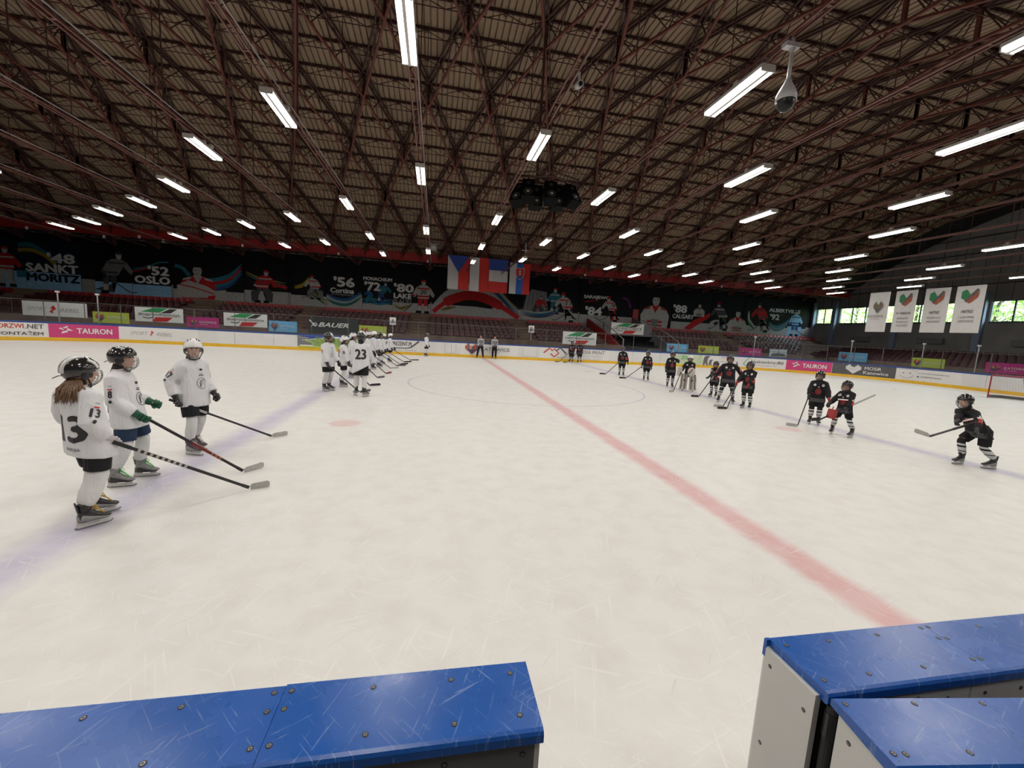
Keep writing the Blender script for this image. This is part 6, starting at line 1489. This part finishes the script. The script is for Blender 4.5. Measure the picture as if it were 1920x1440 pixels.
# the white line further away
def std_hands(pos, yaw, k, fx=.22, sy=.20, z=.80):
    a = radians(yaw); f = V((cos(a), sin(a), 0)); l = V((-sin(a), cos(a), 0)); p = V((pos[0], pos[1], 0))
    return [p + f * fx * k + l * sy * k * .8 + V((0, 0, z * k)), p + f * (fx - .05) * k - l * sy * k + V((0, 0, (z - .04) * k))]
def wp(label, pos, H, yaw, head=None, num=None, helmet='white', stripe='vents', heel=None, tip=None, blade='black', slabel=None, hand=1, gcol='black', pants=None, hz=.80, fx=.22, **kw):
    hs = std_hands(pos, yaw, H / 1.6, fx=fx, z=hz)
    person(label, pos, H, yaw, 'white', head, None, hs, num, WG, False, helmet, stripe, gcol, pants, **kw)
    if heel: h = hs[hand]; stick(slabel, h + V((0, 0, .0)), (heel[0], heel[1], .02), (tip[0], tip[1], 0), blade, .10, group='sticks of the players in white')
wp('white jersey player with dark helmet, looking right, first of the far white line', (-6.68, 12.0), 1.72, -28, 0, '7', 'black', 'band', (-5.72, 11.75), (-5.45, 12.1), 'grey', 'stick reaching behind the legs of player 23')
wp('white jersey player number 72 in white helmet beside the dark helmeted one', (-6.45, 12.95), 1.62, 8, 4, '72', 'white', 'vents', (-5.66, 13.25), (-5.33, 13.42), 'black', 'black bladed stick just right of player 23')
wp('white jersey player third in the far line with navy shorts', (-6.62, 15.3), 1.68, 2, -5, None, 'white', 'vents', (-5.70, 15.4), (-5.45, 15.7), 'grey', 'grey bladed stick third in the fan of sticks', pants=PANTB)
wp('white jersey player fourth in the far line, half hidden', (-6.50, 16.4), 1.74, 4, 10, None, 'white', None, (-5.55, 16.9), (-5.35, 17.3), 'red', 'red bladed stick in the fan of sticks')
wp('white jersey player fifth in the far line behind player 23', (-6.42, 17.5), 1.72, -2, 0, None, 'white', 'vents', (-5.60, 19.2), (-5.25, 19.5), 'pale', 'pale bladed stick in the fan of sticks')
wp('white jersey player sixth in the far line', (-6.34, 18.7), 1.72, 4, 0, None, 'white', None, (-5.45, 20.6), (-5.0, 20.9), 'grey', 'grey bladed stick beyond the pale bladed one')
wp('white jersey player in black helmet near the end of the far line', (-6.20, 19.8), 1.64, -10, -20, None, 'black', None, (-5.35, 21.5), (-4.95, 21.9), 'black', 'black bladed stick near the far end of the fan')
wp('white jersey player second from the far end of the line', (-6.25, 21.4), 1.58, 0, 0, '4', 'white', None, (-5.25, 23.0), (-4.85, 23.3), 'black', 'stick second from the far end of the fan')
wp('white jersey player last in the far line beside the stick advert', (-6.05, 22.9), 1.58, -6, -10, '9', 'white', None, (-5.0, 24.5), (-4.5, 24.8), 'grey', 'farthest stick of the fan')
person('tall player in white jersey number 23 seen from behind, hem pulled aside', (-5.60, 11.25), 1.80, 97, 'white', 92, [(-5.76, 11.30, 120), (-5.46, 11.10, 55)], [(-5.86, 11.35, .84), (-5.30, 11.50, .86)], '23', WG, False, 'black', 'band', 'black', sockw=.9, tilt=-.55, wide=1.05, boot='black')
person('white jersey player standing alone at the far boards', (-4.18, 28.75), 1.62, -25, 'white', -10, None, [(-4.0, 28.9, .8), (-4.15, 28.5, .72)], '5', WG, False, 'black', 'band', 'black')
# referees
for i, (x, y, lab) in enumerate(((-.30, 29.05, 'referee in striped shirt and black trousers, legs apart, left of the two'), (.72, 29.1, 'referee in striped shirt and black trousers, right of the two'))):
    person(lab, (x, y), 1.74, -92, 'ref', -92, [(x + (.22 if i == 0 else .14), y, -80), (x - (.24 if i == 0 else .12), y - .03, -105)], [(x + .10, y - .26, .98), (x - .10, y - .26, .98)], None, 'referees', False, 'black', None, 'skin' if False else 'black', cage=False, sockw=.8)
# dark team
def dp(label, pos, H, yaw, head=None, num=None, heel=None, tip=None, blade='black', slabel=None, hand=1, hs=None, tz=0.0, hz=0.02, **kw):
    hs = hs or std_hands(pos, yaw, H / 1.6)
    r = person(label, pos, H, yaw, 'dark', head, kw.pop('feet', None), hs, num, DG, kw.pop('near', False), 'black', kw.pop('stripe', None), kw.pop('gcol', 'black'), **kw)
    if heel: stick(slabel, hs[hand], (heel[0], heel[1], hz), (tip[0], tip[1], tz), blade, .10, group='sticks of the players in black')
    return r
dp('black jersey player at the far boards, left of two', (6.62, 28.9), 1.58, -110, None, None, (5.6, 28.7), (5.3, 28.75), 'grey', 'stick of the left far player by the boards')
dp('black jersey player at the far boards, right of two', (7.22, 28.75), 1.58, -125, None, None, (6.1, 28.4), (5.85, 28.45), 'grey', 'stick of the right far player by the boards')
dp('black jersey player standing left of the blue line row, holding stick far left', (6.47, 19.9), 1.58, -118, -112, None, (5.80, 20.45), (5.45, 20.5), 'black', 'farthest long stick of the black row', hs=[V((6.72, 19.75, .78)), V((6.17, 19.75, .72))])
dp('small black jersey player with red chest roundel, second of the black row', (6.93, 18.05), 1.46, -118, -112, None, (6.12, 18.62), (5.75, 18.62), 'black', 'second long stick of the black row', hs=[V((7.1, 17.9, .66)), V((6.62, 18.0, .70))])
dp('black jersey player raising one glove beside the goalkeeper', (6.70, 15.5), 1.58, -116, -116, None, hs=[V((6.93, 15.38, 1.18)), V((6.38, 15.4, .78))])
GPAD = mat('goalie_pad_cream', (.52, .48, .42), .6, var=.1, scale=8); GPK = mat('goalie_pad_black', (.03, .03, .03), .6)
t, q = dp('goalkeeper in cream leg pads with white helmet and large gloves', (7.02, 14.65), 1.56, -128, -140, None, hs=[V((6.85, 14.30, .86)), V((6.55, 14.50, .84))], crouch=.25, lean=.25, stance=.2)
q_h = [c for c in t.children if c.name.startswith('helmet')][0]; q_h.data = shared(('helmet', 'white'), helmet_mesh(HELM['white']))
for i, (hip, kn, an, fa) in enumerate(q['legs']):
    d = (an - kn).normalized(); f = V((cos(fa), sin(fa), 0)); sd = V((0, 0, 1)).cross(f); bm = bmesh.new(); rr = []
    for z, w_, o_ in ((.06, .15, .15), (.16, .14, .10), (.30, .135, .075), (.46, .14, .085), (.60, .13, .12), (.72, .11, .12)):
        c = V((an.x * (1 - z / .72) + kn.x * z / .72, an.y * (1 - z / .72) + kn.y * z / .72, z)) + f * o_ * .75
        rr.append([c + sd * w_ + f * -.05, c + sd * w_ * .95 + f * .045, c + f * .065, c - sd * w_ * .95 + f * .045, c - sd * w_ + f * -.05])
    loft(bm, rr); bmesh.ops.recalc_face_normals(bm, faces=bm.faces); p = mesh_obj('leg_pad', bm, GPAD, t)
    for s_ in (-.5, .5):
        bm = bmesh.new(); tube(bm, [(r[1] if s_ > 0 else r[3]).lerp(r[2], .45) + f * .012 for r in rr], .014, 5); mesh_obj('pad_stripe', bm, GPK, p)
sh, el, wr = q['arms'][1]; bm = bmesh.new(); box(bm, wr + V((.10, -.06, -.02)), (.07, .20, .36), Matrix.Rotation(.2, 3, 'Y')); mesh_obj('blocker', bm, GPAD, t)
sh, el, wr = q['arms'][0]; bm = bmesh.new(); ball(bm, wr + V((.10, .03, -.03)), (.09, .15, .19), 12, 8); p = mesh_obj('catching_glove', bm, GPAD, t, True)
bm = bmesh.new(); tube(bm, [wr + V((.19, -.08, -.12)), wr + V((.20, .0, 0)), wr + V((.19, .08, .12))], .016, 6); mesh_obj('glove_stripe', bm, GPK, p)
stick('goalkeeper stick with wide pale blade slanting to the ice', (6.50, 14.45, .80), (5.98, 14.05, .02), (5.72, 13.95, 0), 'pale', .12, group='sticks of the players in black', hgt=.09, goal=True)
dp('small black jersey player mostly hidden behind the tall player', (7.02, 13.0), 1.36, -150, -150, None, (6.30, 12.85), (6.0, 12.9), 'black', 'black bladed stick left of the tall player', hs=[V((6.75, 13.1, .72)), V((6.62, 12.65, .74))])
dp('tall broad player in black jersey with arms spread, red chest roundel', (6.62, 11.78), 1.66, -122, -118, None, (5.72, 10.75), (5.45, 10.85), 'pale', 'pale stick crossing the legs of the tall player', hand=0, hs=[V((7.02, 11.62, .98)), V((6.12, 11.85, .88))], feet=[(6.76, 11.60, -110), (6.40, 11.88, -140)], wide=1.12)
dp('black and red jersey player right of the tall player, facing left', (6.47, 10.62), 1.52, -150, -165, None, (5.62, 10.42), (5.28, 10.45), 'black', 'black bladed stick right of the tall player', hs=[V((6.30, 10.42, .82)), V((6.12, 10.70, .86))], gcol='red')
dp('black jersey player with red roundel standing right of centre, stick straight down', (6.72, 8.38), 1.46, -138, -160, None, (5.86, 8.04), (5.66, 8.2), 'pale', 'pale bladed stick pointing down beside its player', hs=[V((6.72, 8.02, .70)), V((6.32, 8.28, .76))], gcol=('red', 'black'))
dp('small black jersey player with white shoulder carrying stick behind', (6.20, 7.18), 1.32, -170, 178, '8', hs=[V((6.02, 6.96, .66)), V((5.72, 7.25, .64))], feet=[(6.28, 6.98, -165), (6.14, 7.34, -150)])
tk = stick('stick carried level behind the small player, blade at the left', (6.10, 7.05, .70), (5.30, 6.96, .42), (5.12, 7.0, .38), 'black', .98, group='sticks of the players in black')
bm = bmesh.new(); box(bm, (5.62, 6.95, .57), (.10, .16, .22), Matrix.Rotation(.2, 3, 'Y')); tube(bm, [(5.62, 6.95, .68), (5.66, 6.97, .74)], .012, 6); tag(mesh_obj('glove_block', bm, GLOVES['red']), 'red block pad held in front of the small player', 'pad')
dp('black and red jersey player nearest at the right, leaning forward with raised stick', (6.60, 4.85), 1.46, 168, 176, '18', hs=[V((6.00, 4.56, .80)), V((5.70, 4.66, .76))], feet=[(6.76, 4.72, 160), (6.46, 5.0, 175)], lean=.75, crouch=.22, near=True)
stick('raised pale bladed stick of the nearest black player', (5.62, 4.64, .78), (5.05, 4.62, .64), (4.86, 4.74, .68), 'pale', .45, group='sticks of the players in black')
